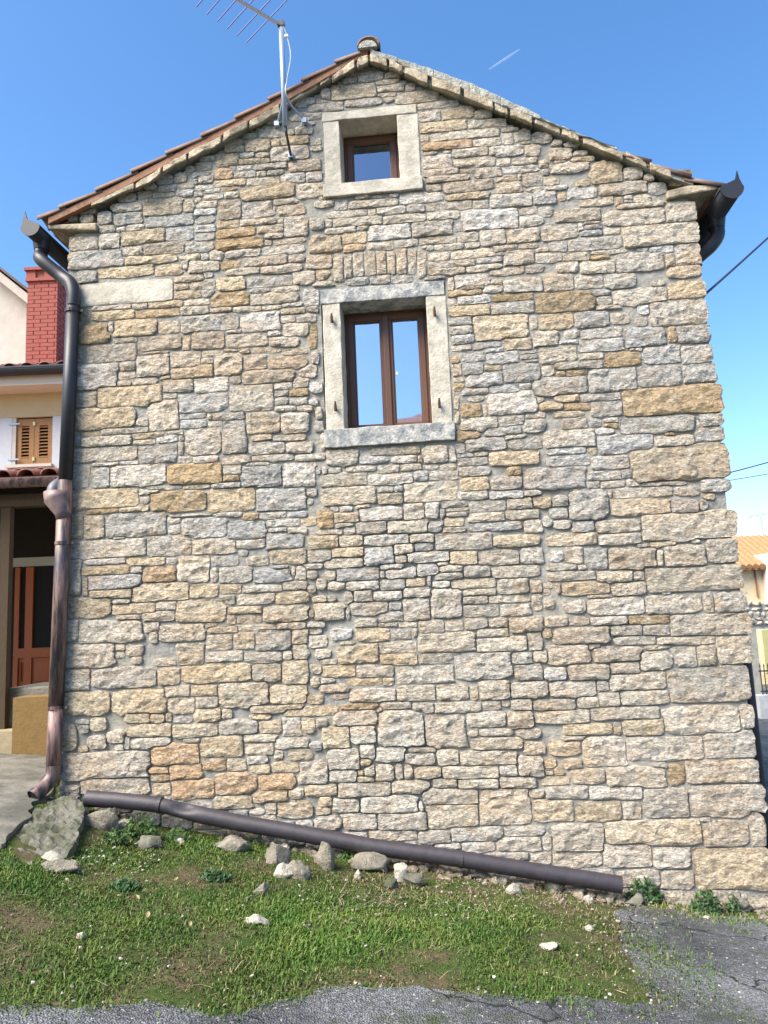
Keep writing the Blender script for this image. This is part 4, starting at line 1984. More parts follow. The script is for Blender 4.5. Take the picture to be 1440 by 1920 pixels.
sw = smooth_path([out_ + Vector((0, 0, .02)), out_ + Vector((0, -.01, -.10)), out_ + Vector((.06, -.10, -.20)), out_.lerp(top, .62) + Vector((0, 0, -.02)), top + Vector((-.045, .02, .10)), top + Vector((0, 0, -.02)), top + Vector((0.0, 0, -.14))], 6)
m_ = MB(); m_.tube(sw, .062, 18); m_.build('swan_neck', BLACKM, gl, True)
def lp_at(t): return top.lerp(bot, t)
def tpy(y): return (y - 548) / (1440 - 548)
m_ = MB(); m_.tube([lp_at(.012), lp_at(tpy(925))], .060, 18); m_.build('downpipe', BLACKM, gl, True)
m_ = MB(); m_.tube([lp_at(tpy(920)), lp_at(tpy(1335))], .064, 18); m_.build('downpipe', BROWNP, gl, True)
m_ = MB(); m_.tube([lp_at(tpy(1330)), lp_at(tpy(1440))], .061, 18); m_.build('downpipe', mat('pink_brown_pipe', (.30, .18, .15), .5, nscale=4, namt=.25, stretch=(8, 8, 1), color2=(.09, .06, .07)), gl, True)
# branch hopper
hp = lp_at(tpy(960))
m_ = MB(); m_.tube([hp + Vector((.0, 0, -.16)), hp + Vector((-.01, 0, -.10)), hp + Vector((-.06, 0, .02)), hp + Vector((-.062, 0, .09))], [.067, .072, .118, .122], 18)
HOPM = mat('branch_pipe', (.23, .15, .14), .5, nscale=5, namt=.3, color2=(.10, .07, .085)); m_.build('branch_hopper', HOPM, gl, True)
m_ = MB(); m_.tube(smooth_path([hp + Vector((-.115, .01, .06)), hp + Vector((-.115, .03, .13)), hp + Vector((-.09, .10, .185)), hp + Vector((-.06, .2, .19))], 5), .058, 16); m_.build('branch_elbow', mat('grey_elbow', (.10, .10, .13), .5, nscale=5), gl, True)
for yy, mt in ((587, BLACKM), (1038, BROWNP), (1335, BROWNP)): clamp(gl, lp_at(tpy(yy)), .070, mt)
shoe = smooth_path([lp_at(.995), bot + Vector((-.005, -.01, -.06)), bot + Vector((-.035, -.06, -.13)), bot + Vector((-.085, -.16, -.20))], 5)
m_ = MB(); m_.tube(shoe, .062, 18, cap=False); m_.build('pipe_shoe', BROWNP, gl, True)
m_ = MB(); m_.tube([shoe[-1] + (shoe[-2] - shoe[-1]).normalized() * .012, shoe[-1] + (shoe[-2] - shoe[-1]).normalized() * .016], .060, 18); m_.build('mouth_shade_disc', HOLE, gl)  # black disc stands for the shade inside the pipe end

gr = thing('rain_gutter', 'black metal gutter on the right eave with downpipe behind the corner', 'gutter', (0, DIST, 0), -YAW, 'gutters of the stone house')
g1 = L(1372, 352, .14); half_gutter(gr, g1, 1, .092)
o2 = g1 + Vector((-.005, .42, -.09))
m_ = MB(); m_.tube([o2 + Vector((0, 0, .06)), o2 + Vector((0, 0, -.06))], [.09, .07], 16, False); m_.build('outlet', BLACKM, gr, True)
pp_ = [L(x, y, -.28) - Vector((.058, 0, 0)) for x, y in ((1306, 500), (1330, 700), (1364, 965), (1400, 1180), (1408, 1230), (1424, 1370), (1440, 1510), (1458, 1650))]
pipe_x = pp_[0].x
sw = smooth_path([o2 + Vector((0, 0, 0)), o2 + Vector((0, 0, -.12)), o2 + Vector((-.07, -.01, -.22)), Vector((pipe_x + .10, o2.y - .01, o2.z - .30)), Vector((pipe_x + .02, o2.y, o2.z - .37)), Vector((pipe_x, o2.y, o2.z - .5))], 6)
m_ = MB(); m_.tube(sw, .064, 18); m_.build('swan_neck', BLACKM, gr, True)
m_ = MB(); m_.tube([Vector((pipe_x, o2.y, o2.z - .48))] + pp_[1:], .056, 18); m_.build('downpipe', BLACKM, gr, True)

# ---------------------------------------------------------------- aerial on the gable
ant = thing('tv_antenna', 'television aerial on a steel mast bolted to the gable', 'antenna', (0, DIST, 0), -YAW)
dm = .20
mt_, mbm = L(527, 44, dm), L(536, 236, dm); mbm.x = mt_.x + .012
m_ = MB(); m_.tube([mbm, mt_], .024, 14); m_.build('mast', STEEL, ant, True)
mt2 = L(547, 300, .03)
m_ = MB(); m_.tube([mbm + Vector((0, 0, .05)), mbm + Vector((.004, .01, -.04)), mt2], .012, 8); m_.build('lower_stay', mat('dark_bracket', (.05, .05, .05), .5, metal=.4), ant)
for px, py in ((572, 232), (521, 238)):
    e = L(px, py, .02); m_ = MB(); m_.tube([mbm.lerp(mt_, .28), e + Vector((0, -.01, .02)), e + Vector((0, 0, -.01))], .011, 8); m_.build('stay', STEEL, ant)
for px, py in ((572, 232), (521, 238), (547, 297)):
    e = L(px, py, 0); m_ = MB(); m_.box(e.x - .022, e.x + .022, -.06, -.02, e.z - .022, e.z + .022); m_.build('foot_plate', STEEL, ant)
# boom: horizontal; its bearing is the one whose picture runs towards pixel (435, -3)
iw = Matrix.Rotation(-YAW, 3, 'Z'); Mw = iw @ mt_ + P0
def proj(P):
    v = P - CAM; z = v.dot(Fv); return 720 + FPX * v.dot(Rv) / z, 960 - FPX * v.dot(Uv) / z
best = None
for k in range(360):
    an = 2 * math.pi * k / 360; q = proj(Mw + Vector((math.cos(an), math.sin(an), 0)) * .4); p_ = proj(Mw)
    dx, dy = q[0] - p_[0], q[1] - p_[1]
    if math.hypot(dx, dy) < 20: continue
    er = abs(math.atan2(dy, dx) - math.atan2(-53, -87))
    if best is None or er < best[0]: best = (er, an)
bdir = Matrix.Rotation(YAW, 3, 'Z') @ Vector((math.cos(best[1]), math.sin(best[1]), 0)); edir = Vector((-bdir.y, bdir.x, 0))
bt = mt_ + Vector((0, 0, -.02)) + bdir * .02
m_ = MB(); m_.tube([bt, bt + bdir * 1.35], .016, 4); m_.build('boom', ALU, ant)
m_ = MB(); m_.box(mt_.x - .03, mt_.x + .03, mt_.y - .03, mt_.y + .03, mt_.z - .04, mt_.z + .01); m_.build('clamp', mat('black_clamp', (.02, .02, .02), .5), ant)
for k in range(12):
    c_ = bt + bdir * (.10 + .115 * k) + Vector((0, 0, .016)); hl_ = .40 - .016 * k
    m_ = MB(); m_.tube([c_ - edir * hl_, c_ + edir * hl_], .006, 6); m_.build('rod', RODM, ant)
m_ = MB(); m_.tube(smooth_path([mt_ + Vector((.02, -.02, -.03)), L(538, 68, dm), L(545, 105, dm), L(538, 150, dm), L(536, 175, dm + .03), L(552, 205, .10), L(567, 228, .05), L(555, 245, .04), L(556, 254, .01)], 6), .0055, 6); m_.build('coax_cable', CABLEW, ant, True)
c_ = L(536, 68, dm); m_ = MB(); m_.box(c_.x - .014, c_.x + .022, c_.y - .012, c_.y + .012, c_.z - .01, c_.z + .01); m_.build('cable_tag', mat('white_tag', (.85, .82, .72), .5), ant)

# ---------------------------------------------------------------- loose pipe at the foot of the wall
lpipe = thing('loose_pipe', 'dented dark plastic drainpipe lying along the foot of the stone wall', 'pipe', (0, DIST, 0), -YAW)
D_ = .14
ctr = [(163, 1497), (225, 1501), (290, 1508), (325, 1515), (372, 1527), (450, 1543), (560, 1562), (700, 1588), (860, 1610), (1000, 1633), (1165, 1659)]
rad = [.066, .062, .062, .058, .066, .064, .063, .063, .063, .062, .064]
pts = [L(x, y, D_) for x, y in ctr]; sp_ = []; rr_ = []
for i in range(len(pts) - 1):
    n = 5
    for k in range(n): sp_.append(pts[i].lerp(pts[i + 1], k / n)); rr_.append(rad[i] + (rad[i + 1] - rad[i]) * k / n)
sp_.append(pts[-1]); rr_.append(rad[-1])
m_ = MB(); m_.tube(sp_, rr_, 20, cap=False)
for i, v in enumerate(m_.v):                                  # the dent near the left joint
    q = v - L(345, 1512, D_ + .055)
    m_.v[i] = v + Vector((0, .055, -.02)) * math.exp(-(q.x ** 2) / .006 - (q.z ** 2) / .0014 - (q.y ** 2) / .004)
m_.build('pipe', LOOSEP, lpipe, True)
for i, (px, py) in enumerate(((300, 1509), (865, 1611))):
    a = L(px - 3, py, D_); b_ = L(px + 3, py + .8, D_); m_ = MB(); m_.tube([a, b_], .0685, 20); m_.build('joint_ring', LOOSEP, lpipe)
e0, e1 = sp_[-1], sp_[-2]; dd = (e1 - e0).normalized()
m_ = MB(); m_.tube([e0 + dd * .01, e0 + dd * .014], .061, 18); m_.build('mouth_shade_disc', HOLE, lpipe)  # black disc paints the dark inside of the open pipe

# ================================================================ NEIGHBOUR HOUSE (left, behind)
NY = 11.5
nb = thing('neighbour_house', 'rendered house with tiled porch and brick chimney left of the stone house', 'house', (-6, NY, .4))
NBI = Vector((-6, NY, .4))
def nbb(name, x0, x1, y0, y1, z0, z1, material, parent=nb):
    m_ = MB(); m_.box(x0 - NBI.x, x1 - NBI.x, y0 - NBI.y, y1 - NBI.y, z0 - NBI.z, z1 - NBI.z); return m_.build(name, material, parent)
WHITE = mat('white_render', (.50, .53, .57), .9, nscale=3, namt=.06, bump=.003)
CREAM = mat('cream_render', (.52, .43, .26), .9, nscale=3, namt=.07, bump=.003)
PALE = mat('pale_render', (.50, .46, .405), .9, nscale=2, namt=.16)
YEL = mat('ochre_render', (.18, .11, .035), .9, nscale=5, namt=.2, bump=.006)
SHADEDIN = mat('shaded_porch_wall', (.014, .008, .007), .9, nscale=4)  # near-black colour paints in the shade under the porch roof
z_low = 0.0
def zat(py, y, px=60): return at_y(px, py, y).z
def xat(px, y, py=900): return at_y(px, py, y).x
zwt = zat(722, NY); zyl = zat(782, NY); zsill = zat(872, NY); zeave = zat(702, NY - .45)
XR = xat(170, NY)          # right end, hidden behind the downpipe
xs0, xs1, zs0, zs1 = xat(22, NY, 825), xat(98, NY, 825), zat(871, NY), zat(782, NY)
m_ = MB()
for (a, b, c, d2) in ((-12, xs0, zat(885, NY), zyl), (xs1, XR, zat(885, NY), zyl), (xs0, xs1, zat(885, NY), zs0), ):
    m_.box(a - NBI.x, b - NBI.x, 0, .35, c - NBI.z, d2 - NBI.z)
m_.build('upper_wall', WHITE, nb)
nbb('frieze', -12, XR, NY - .003, NY + .35, zyl + .002, zwt + .15, CREAM)
nbb('shaded_porch_wall', -12, XR, NY + .004, NY + .35, .2, zat(1062, NY) - .002, SHADEDIN); nbb('shaded_porch_wall', -12, XR, NY + .004, NY + .35, zat(1045, NY), zat(885, NY) - .002, SHADEDIN)
nbb('lintel_band', -12, XR, NY - .02, NY + .3, zat(1062, NY), zat(1045, NY) - .002, mat('band', (.45, .43, .40), .9))
nbb('fascia', -12, XR + .1, NY - .42, NY - .39, zat(722, NY - .4), zat(704, NY - .4), mat('fascia', (.62, .55, .46), .8))
nbb('soffit', -12, XR + .1, NY - .388, NY - .004, zat(722, NY - .4), zat(722, NY - .4) + .03, mat('fascia', (.62, .55, .46), .8))
p0 = Vector((0, NY - .5, zat(690, NY - .5))) - NBI
m_ = MB(); n = 10; V = []; F_ = []
for x in (-12 - NBI.x, XR + .1 - NBI.x):
    for k in range(n + 1):
        an = math.pi + math.pi * k / n; V.append(Vector((x, p0.y + math.cos(an) * .085, p0.z + math.sin(an) * .11)))
for k in range(n): F_.append((k, k + 1, n + 2 + k, n + 1 + k))
m_.add(V, F_); m_.box(-12 - NBI.x, XR + .1 - NBI.x, p0.y - .09, p0.y - .08, p0.z - .01, p0.z + .012); m_.build('gutter', BLACKM, nb)
NROOF = bpy.data.objects.new('roof', None); col.objects.link(NROOF); NROOF.parent = nb; NROOF.empty_display_size = .1
PTV, PTF = barrel(.45, .105, .09, .016, 8)
pme = bpy.data.meshes.new('porch_tile'); pme.from_pydata([tuple(v) for v in PTV], [], PTF)
pme.materials.append(mat('porch_tile', (.20, .075, .06), .6, nscale=8, namt=.3)); pme.polygons.foreach_set('use_smooth', [True] * len(pme.polygons))
def tile_rows(y0, z0, slope, x_from, x_to, rows, parent):
    d_ = Vector((0, math.cos(slope), math.sin(slope))); y_ = Vector((-1, 0, 0)); z_ = d_.cross(y_)
    if z_.z < 0: y_ = -y_; z_ = d_.cross(y_)
    x = x_from; cnt = 0
    while x < x_to:
        for r in range(rows):
            p = Vector((x, y0, z0)) - NBI + d_ * (.38 * r) + z_ * (.012 * (r % 2))
            o = bpy.data.objects.new('tile', pme); col.objects.link(o); o.parent = parent
            M_ = Matrix((d_, y_, z_)).transposed().to_4x4(); M_.translation = p; o.matrix_local = M_
        x += .262
tile_rows(NY - .52, zat(690, NY - .5) + .0, math.radians(17), xat(-80, NY - .5, 690), XR + .1, 2, NROOF)
nbdk = MB(); ze = zat(690, NY - .5)
nbdk.prism([Vector((-12, NY - .5, ze)) - NBI, Vector((XR + .1, NY - .5, ze)) - NBI, Vector((XR + .1, NY + 3.0, ze + 1.07)) - NBI, Vector((-12, NY + 3.0, ze + 1.07)) - NBI], (0, 0, -.04)); nbdk.build('roof_deck', mat('porch_tile', (.2, .07, .06), .6), NROOF)
# porch: lean-to roof, gutter, posts, parapet, floor, door
PY = 8.7
PRF = bpy.data.objects.new('porch_roof', None); col.objects.link(PRF); PRF.parent = nb; PRF.empty_display_size = .1
zp = zat(892, PY - .25); xr_p = xat(128, PY, 900); slp = math.atan2(zat(878, NY) - zp - .12, NY - PY + .25)
tile_rows(PY - .25, zp, slp, xat(-60, PY, 890), xr_p, 8, PRF)
m_ = MB(); L2 = (NY - PY + .25)
m_.prism([Vector((-9, PY - .24, zp - .01)) - NBI, Vector((xr_p, PY - .24, zp - .01)) - NBI, Vector((xr_p, NY - .004, zp - .01 + L2 * math.tan(slp))) - NBI, Vector((-9, NY - .004, zp - .01 + L2 * math.tan(slp))) - NBI], (0, 0, -.05)); m_.build('porch_deck', BOARD, PRF)
m_ = MB(); m_.tube([Vector((-9, PY - .32, zat(905, PY - .3))) - NBI, Vector((xr_p, PY - .32, zat(905, PY - .3))) - NBI], .055, 12); m_.build('porch_gutter', BROWNP, nb, True)
OLDW = mat('old_post_wood', (.058, .036, .018), .85, nscale=5, namt=.35, stretch=(6, 6, 1), bump=.006)
zb1 = zat(950, PY)
nbb('porch_beam', -9, xr_p, PY - .06, PY + .08, zb1, zb1 + .14, OLDW)
zfl = zat(1312, PY)
nbb('post', xat(0, PY, 1150), xat(18, PY, 1150), PY - .05, PY + .05, zfl - .45, zb1 - .001, OLDW)
nbb('post', xat(3, PY, 1150) - 2.4, xat(28, PY, 1150) - 2.4, PY - .07, PY + .07, zfl - .25, zb1 - .001, OLDW)
nbb('porch_floor', -9, xr_p + .3, PY + .1, NY, -.2, zfl - .25, CONC)
nbb('parapet', xat(30, PY - .2, 1350), xat(150, PY - .2, 1350), PY - .28, PY + .06, -.3, zat(1306, PY - .2), YEL)
nbb('parapet_base', -9, xat(30, PY - .2, 1350) - .002, PY - .26, PY + .06, -.3, zat(1368, PY - .2), mat('parapet_plaster', (.30, .25, .15), .9, nscale=4, namt=.3))
# worn concrete top of the parapet
o = nbb('parapet_top', xat(32, PY + .3, 1290), xat(150, PY + .3, 1290), PY + .065, PY + 1.0, zfl - .3, zat(1284, PY + .5), CONC); bevel(o, .02, 2)
# door with two glazed leaves
DOORW = mat('orange_door_wood', (.36, .075, .006), .5, nscale=6, namt=.25, stretch=(8, 8, 1))
dx0, dx1 = xat(28, NY - .03, 1150), xat(120, NY - .03, 1150); dz1 = zat(1064, NY); dz0 = zfl - .25
door = bpy.data.objects.new('door', None); col.objects.link(door); door.parent = nb; door.empty_display_size = .1
xm = xat(57, NY, 1150); zr = zat(1215, NY)
def dbar(name, a, b, z0, z1, y=-.03, m2=DOORW): return nbb(name, a, b, NY + y - .025, NY + y + .02, z0, z1, m2, door)
dbar('stile', xm - .055, xm + .055, dz0, dz1)
dbar('stile', dx0, dx0 + .07, dz0, dz1); dbar('stile', dx1 - .07, dx1, dz0, dz1)
dbar('rail', dx0 + .071, xm - .056, zr - .14, zr); dbar('rail', xm + .056, dx1 - .071, zr - .14, zr)
dbar('panel', dx0 + .071, xm - .056, dz0, zr - .145, .0); dbar('panel', xm + .056, dx1 - .071, dz0, zr - .145, .0)
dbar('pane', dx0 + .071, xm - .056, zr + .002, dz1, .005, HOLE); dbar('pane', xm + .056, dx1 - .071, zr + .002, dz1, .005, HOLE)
for (a, b) in ((dx0 + .11, xm - .10), (xm + .10, dx1 - .11)): dbar('raised_panel', a, b, dz0 + .3, zr - .2, -.03)
# louvred shutters
shw = bpy.data.objects.new('window', None); col.objects.link(shw); shw.parent = nb; shw.empty_display_size = .1
SHW = mat('shutter_wood', (.30, .145, .045), .6, nscale=7, namt=.25, stretch=(5, 5, 1))
xmid = (xs0 + xs1) / 2 + .02; fx0 = xs0 + .06
nbb('reveal', xs0 - .004, fx0, NY + .004, NY + .2, zs0, zs1, PALE, shw)
nbb('dark_back', xs0, xs1, NY + .2, NY + .22, zs0, zs1, HOLE, shw)
def leaf(a, b):
    y0, y1 = NY + .03, NY + .07; w_ = .075; zt = zs1 - .02
    for q in ((a, a + w_, zs0 + .01, zt), (b - w_, b, zs0 + .01, zt), (a + w_ + .001, b - w_ - .001, zs0 + .01, zs0 + .11), (a + w_ + .001, b - w_ - .001, zt - .11, zt)):
        nbb('shutter_frame', q[0], q[1], y0, y1, q[2], q[3], SHW, shw)
    k = zs0 + .13
    while k < zt - .12:
        m_ = MB(); c_ = Vector(((a + b) / 2, (y0 + y1) / 2, k)) - NBI; hw = (b - a) / 2 - w_ - .002
        m_.add([c_ + Vector((-hw, -.022, -.014)), c_ + Vector((hw, -.022, -.014)), c_ + Vector((hw, .018, .016)), c_ + Vector((-hw, .018, .016)), c_ + Vector((-hw, -.022, -.006)), c_ + Vector((hw, -.022, -.006)), c_ + Vector((hw, .018, .024)), c_ + Vector((-hw, .018, .024))],
               [(0, 3, 2, 1), (4, 5, 6, 7), (0, 1, 5, 4), (1, 2, 6, 5), (2, 3, 7, 6), (3, 0, 4, 7)]); m_.build('slat', SHW, shw); k += .052
leaf(fx0 + .002, xmid - .003); leaf(xmid + .003, xs1 - .004)
for zz in (zs0 + .09, zs1 - .10):
    nbb('latch', xmid - .018, xmid + .018, NY + .012, NY + .0295, zz - .03, zz + .03, mat('brass', (.5, .42, .22), .4, metal=.5), shw)
    nbb('hinge', xs0 - .05, fx0 + .06, NY - .012, NY - .004, zz - .012, zz + .012, STEEL, shw)
nbb('window_sill', xs0 - .06, xs1 + .02, NY - .07, NY - .005, zs0 - .05, zs0 - .004, PALE, shw)
# brick chimney
CY = 12.4
cx0, cx1 = xat(50, CY, 600), xat(107, CY, 600); cz0 = zat(705, CY); cz1 = zat(503, CY); cdp = .62
chim = nbb('chimney', cx0 + .012, cx1 - .012, CY + .012, CY + cdp - .012, cz0 - .4, cz1 - .02, mat('brick_joint', (.36, .13, .095), .9))
BRK = mat('red_brick', (.29, .06, .042), .75, nscale=9, namt=.3)
m_ = MB(); z = cz0 - .05; rowi = 0
while z < cz1 - .24:
    for face in range(2):
        ln = (cx1 - cx0) if face == 0 else cdp; t = -(.115 if rowi % 2 else 0.0)
        while t < ln - .02:
            a = max(t, 0); b = min(t + .23, ln)
            if b - a > .02:
                if face == 0: m_.box(cx0 + a + .003 - NBI.x, cx0 + b - .003 - NBI.x, CY - NBI.y, CY + .02 - NBI.y, z - NBI.z, z + .062 - NBI.z)
                else: m_.box(cx1 - .02 - NBI.x, cx1 - NBI.x, CY + .021 + a - NBI.y, CY + min(b, cdp) - .003 - NBI.y, z - NBI.z, z + .062 - NBI.z)
            t += .24
    z += .070; rowi += 1
stuff(m_.build('brickwork', BRK, chim))
capz = cz1 - .24
for (z0_, z1_, e) in ((capz, capz + .05, .03), (cz1 - .05, cz1, .05)):
    nbb('cap_course', cx0 - e, cx1 + e, CY - e, CY + cdp + e, z0_, z1_, BRK, chim)
for (a, b) in ((cx0 - .02, cx0 + .14), (cx0 + .29, cx1 + .02)):
    nbb('cap_pillar', a, b, CY - .02, CY + .18, capz + .051, cz1 - .051, BRK, chim); nbb('cap_pillar', a, b, CY + .44, CY + cdp + .02, capz + .051, cz1 - .051, BRK, chim)
# taller gabled block behind, pale render
TY = 13.2
tx1 = xat(49, TY, 620)
m_ = MB(); zT0 = zat(517, TY, 0); zT1 = zat(556, TY, 55); x00 = xat(0, TY, 520); sl = (zT0 - zT1) / (tx1 - x00)
xw = -12.0
m_.prism([Vector((xw, TY, 1)) - NBI, Vector((tx1, TY, 1)) - NBI, Vector((tx1, TY, zT1 - .1)) - NBI, Vector(((xw + tx1) / 2, TY, zT1 - .1 + sl * (tx1 - xw) / 2)) - NBI, Vector((xw, TY, zT1 - .1)) - NBI], (0, 6, 0)); m_.build('rear_block', PALE, nb)
m_ = MB(); xm2 = (xw + tx1) / 2; zap = zT1 + sl * (tx1 - xm2); xo = tx1 + .13; zo = zT1 - sl * .13
m_.prism([Vector((xm2, TY - .25, zap + .10)) - NBI, Vector((xm2, TY - .25, zap - .08)) - NBI, Vector((xo, TY - .25, zo - .13)) - NBI, Vector((xo, TY - .25, zo + .05)) - NBI][::-1], (0, 6.5, 0))
m_.build('rear_verge', mat('rear_verge', (.50, .44, .38), .9, nscale=4, namt=.2), nb)
m_ = MB(); m_.prism([Vector((xm2, TY - .3, zap + .16)) - NBI, Vector((xm2, TY - .3, zap + .105)) - NBI, Vector((xo + .06, TY - .3, zo + .045)) - NBI, Vector((xo + .06, TY - .3, zo + .10)) - NBI][::-1], (0, 6.6, 0)); m_.build('rear_roof', mat('rear_roof', (.12, .085, .08), .8, nscale=8), nb)

# ================================================================ RIGHT BACKGROUND
FY = 26.0
fh = thing('distant_house', 'distant house with orange tiled roof behind the right corner', 'house', (13, FY, -.8)); FH = Vector((13, FY, -.8))
def fz(py, y=FY, px=1415): return at_y(px, py, y).z
def fx(px, y=FY, py=1100): return at_y(px, py, y).x
def fbb(name, x0, x1, y0, y1, z0, z1, material, parent=fh):
    m_ = MB(); m_.box(x0 - FH.x, x1 - FH.x, y0 - FH.y, y1 - FH.y, z0 - FH.z, z1 - FH.z); return m_.build(name, material, parent)
fbb('wall', fx(1340), fx(1431), FY, FY + 6, -1.2, fz(1062), mat('far_yellow_wall', (.60, .52, .34), .9, nscale=1.5, namt=.15))
fbb('wall', fx(1431) + .002, fx(1431) + 6, FY - .6, FY + 6, -1.2, fz(1040), mat('far_pale_wall', (.62, .54, .48), .9))
OR_T = mat('far_orange_tile', (.36, .19, .085), .85, nscale=4, namt=.45)
m_ = MB(); xa, xb = fx(1350), fx(1431) + 6; ra = Vector((xa, FY - .35, fz(1064))) - FH
rise = fz(1008, FY + 3) - fz(1064)
for k in range(int((xb - xa) / .22)):
    x = ra.x + k * .22; m_.tube([Vector((x, ra.y, ra.z)), Vector((x + .5, FY + 3 - FH.y, ra.z + rise))], .115, 6)
m_.add([ra + Vector((0, 0, -.02)), Vector((xb - FH.x, ra.y, ra.z - .02)), Vector((xb - FH.x, 3, ra.z + rise - .02)), Vector((ra.x, 3, ra.z + rise - .02))], [(0, 1, 2, 3)])
m_.build('roof', OR_T, fh)
fbb('drainpipe', fx(1417), fx(1418.4), FY - .08, FY - .002, fz(1120), fz(1068), mat('far_brown', (.25, .12, .05), .8))
fbb('shutter', fx(1412, FY, 1210), fx(1433, FY, 1210), FY - .72, FY - .61, fz(1260), fz(1180), mat('far_green_shutter', (.42, .40, .20), .8, nscale=2, namt=.12))
fbb('door_surround', fx(1408, FY, 1210), fx(1440, FY, 1210), FY - .62, FY - .601, fz(1262), fz(1172), mat('far_surround', (.6, .56, .48), .9))
m_ = MB(); xa_, xb_ = fx(1360, FY + 8), fx(1440, FY + 8) + 3; za_ = fz(1022, FY + 8)
m_.prism([Vector((xa_, FY + 8, za_ - 2)) - FH, Vector((xb_, FY + 8, za_ - 2)) - FH, Vector((xb_, FY + 8, za_ + .25)) - FH, Vector((xa_, FY + 8, za_ - .1)) - FH], (0, .4, 0)); m_.build('rear_roof', mat('far_grey_roof', (.25, .23, .22), .9, nscale=4, namt=.3), fh)
fa = thing('tv_antenna', 'tiny television aerial above the distant orange roof', 'antenna', (fx(1432, FY + 3, 1000), FY + 3, fz(1010, FY + 3)), 0)
zt = fz(968, FY + 3) - fa.location.z
m_ = MB(); m_.tube([(0, 0, -.3), (-.05, 0, zt)], .02, 6); m_.build('mast', STEEL, fa)
m_ = MB(); m_.tube([(-.55, .1, zt - .02), (.5, -.1, zt + .12)], .014, 6)
for k in range(5): x = -.4 + .2 * k; m_.tube([(x, -.25, zt + .02 + .1 * (x + .4)), (x, .25, zt + .02 + .1 * (x + .4))], .008, 5)
m_.build('boom', STEEL, fa)
# dry stone garden wall with individual stones, below the yellow wall
gw = thing('garden_wall', 'low dry stone wall in front of the distant house', 'wall', (fx(1420, 22), 22, -.7)); GW = Vector(gw.location)
xa_, xb_ = fx(1370, 22), fx(1440, 22) + 5; zlo, zhi = fz(1172, 22), fz(1128, 22)
m_ = MB(); m_.box(xa_ - GW.x, xb_ - GW.x, 0, .4, zlo - GW.z, zhi - .06 - GW.z); m_.build('core', MORTAR, gw)
fbb('beam', fx(1395, 22), xb_, 22.05, 22.35, zlo - .12, zlo - .002, mat('far_surround', (.6, .56, .48), .9), fh)
m_ = MB(); m_.box(xa_ - GW.x, fx(1409, 22) - GW.x, .02, .38, -1.2 - GW.z, zlo - .122 - GW.z); m_.box(fx(1440, 22) + .3 - GW.x, xb_ - GW.x, .02, .38, -1.2 - GW.z, zlo - .122 - GW.z); m_.build('pier', MORTAR, gw)
r_ = random.Random(21); z = zlo; sm = MB()
while z < zhi:
    x = xa_; hh = r_.uniform(.1, .18)
    while x < xb_:
        ww = r_.uniform(.14, .36); V, F_ = rock_mesh(ww / 2, .09, hh / 2, r_.randint(0, 9999), .12, 1)
        cb = PAL[r_.choice('ccwwdg')]; sm.add([v + Vector((x + ww / 2, 22 - .01, z + hh / 2 + (.05 * r_.random() if z + hh > zhi else 0))) - GW for v in V], F_, cb); x += ww
    z += hh
stuff(sm.build('wall_stones', STONE, gw))
fe = thing('iron_fence', 'black iron railing right of the house corner', 'fence', (fx(1430, 18), 18, -.7)); FE = Vector(fe.location)
za, zb_ = fz(1305, 18), fz(1250, 18)
for k in range(14):
    x = fx(1408, 18) + .09 * k - FE.x; m_ = MB(); m_.tube([(x, 0, za - FE.z), (x, 0, zb_ - FE.z)], .012, 5); m_.tube([(x, 0, zb_ - FE.z), (x, 0, zb_ + .07 - FE.z)], [.022, .002], 5); m_.build('bar', BLACKM, fe)
for zz in (za + .08, zb_ - .12):
    m_ = MB(); m_.box(fx(1405, 18) - FE.x, fx(1405, 18) + 1.4 - FE.x, -.012, .012, zz - FE.z, zz + .03 - FE.z); m_.build('rail', BLACKM, fe)
m_ = MB(); m_.box(fx(1395, 18) - FE.x, fx(1395, 18) + 1.9 - FE.x, -.15, .15, -1.2 - FE.z, za + .02 - FE.z); m_.build('plinth', mat('fence_plinth', (.5, .5, .5), .9, nscale=3), fe)

# house across the road behind the viewer: its ridge shows as a reflection in the right-hand pane
def reflect(px, py, yb):
    q = ray(px, py); pt = P0 - NV * .262; t = (pt - CAM).dot(NV) / q.dot(NV); P = CAM + q * t
    d_ = q - 2 * q.dot(NV) * NV; return P + d_ * ((yb - P.y) / d_.y)
ra, rb = reflect(770, 778, -19), reflect(800, 778, -19)
xc_ = (ra.x + rb.x) / 2; zr_ = ra.z
oh = thing('opposite_house', 'rendered house across the road, mirrored in the lower window pane', 'house', (xc_, -20, -.2)); OH = Vector(oh.location)
m_ = MB(); m_.box(-6, 5, -5, 3.4, -1, zr_ - OH.z - 2.2); m_.build('wall', CREAM, oh)
m_ = MB(); hh_ = zr_ - OH.z
m_.add([(-6.5, 3.9, hh_ - 2.3), (5.5, 3.9, hh_ - 2.3), (5.5, -5.5, hh_ - 2.3), (-6.5, -5.5, hh_ - 2.3), (-1.0, 3.0 - 2.0, hh_), (1.4, 1.0, hh_)], [(0, 1, 5, 4), (1, 2, 5), (2, 3, 4, 5), (3, 0, 4), (3, 2, 1, 0)])
m_.build('roof', mat('opposite_roof', (.46, .24, .17), .85, nscale=3, namt=.3), oh)
for wx in (-3.6, 0, 3.2):
    for wz in (1.6, 4.6):
        if wz < hh_ - 3.6:
            m_ = MB(); m_.box(wx - .5, wx + .5, 3.38, 3.44, wz, wz + 1.3); m_.build('window', HOLE, oh)
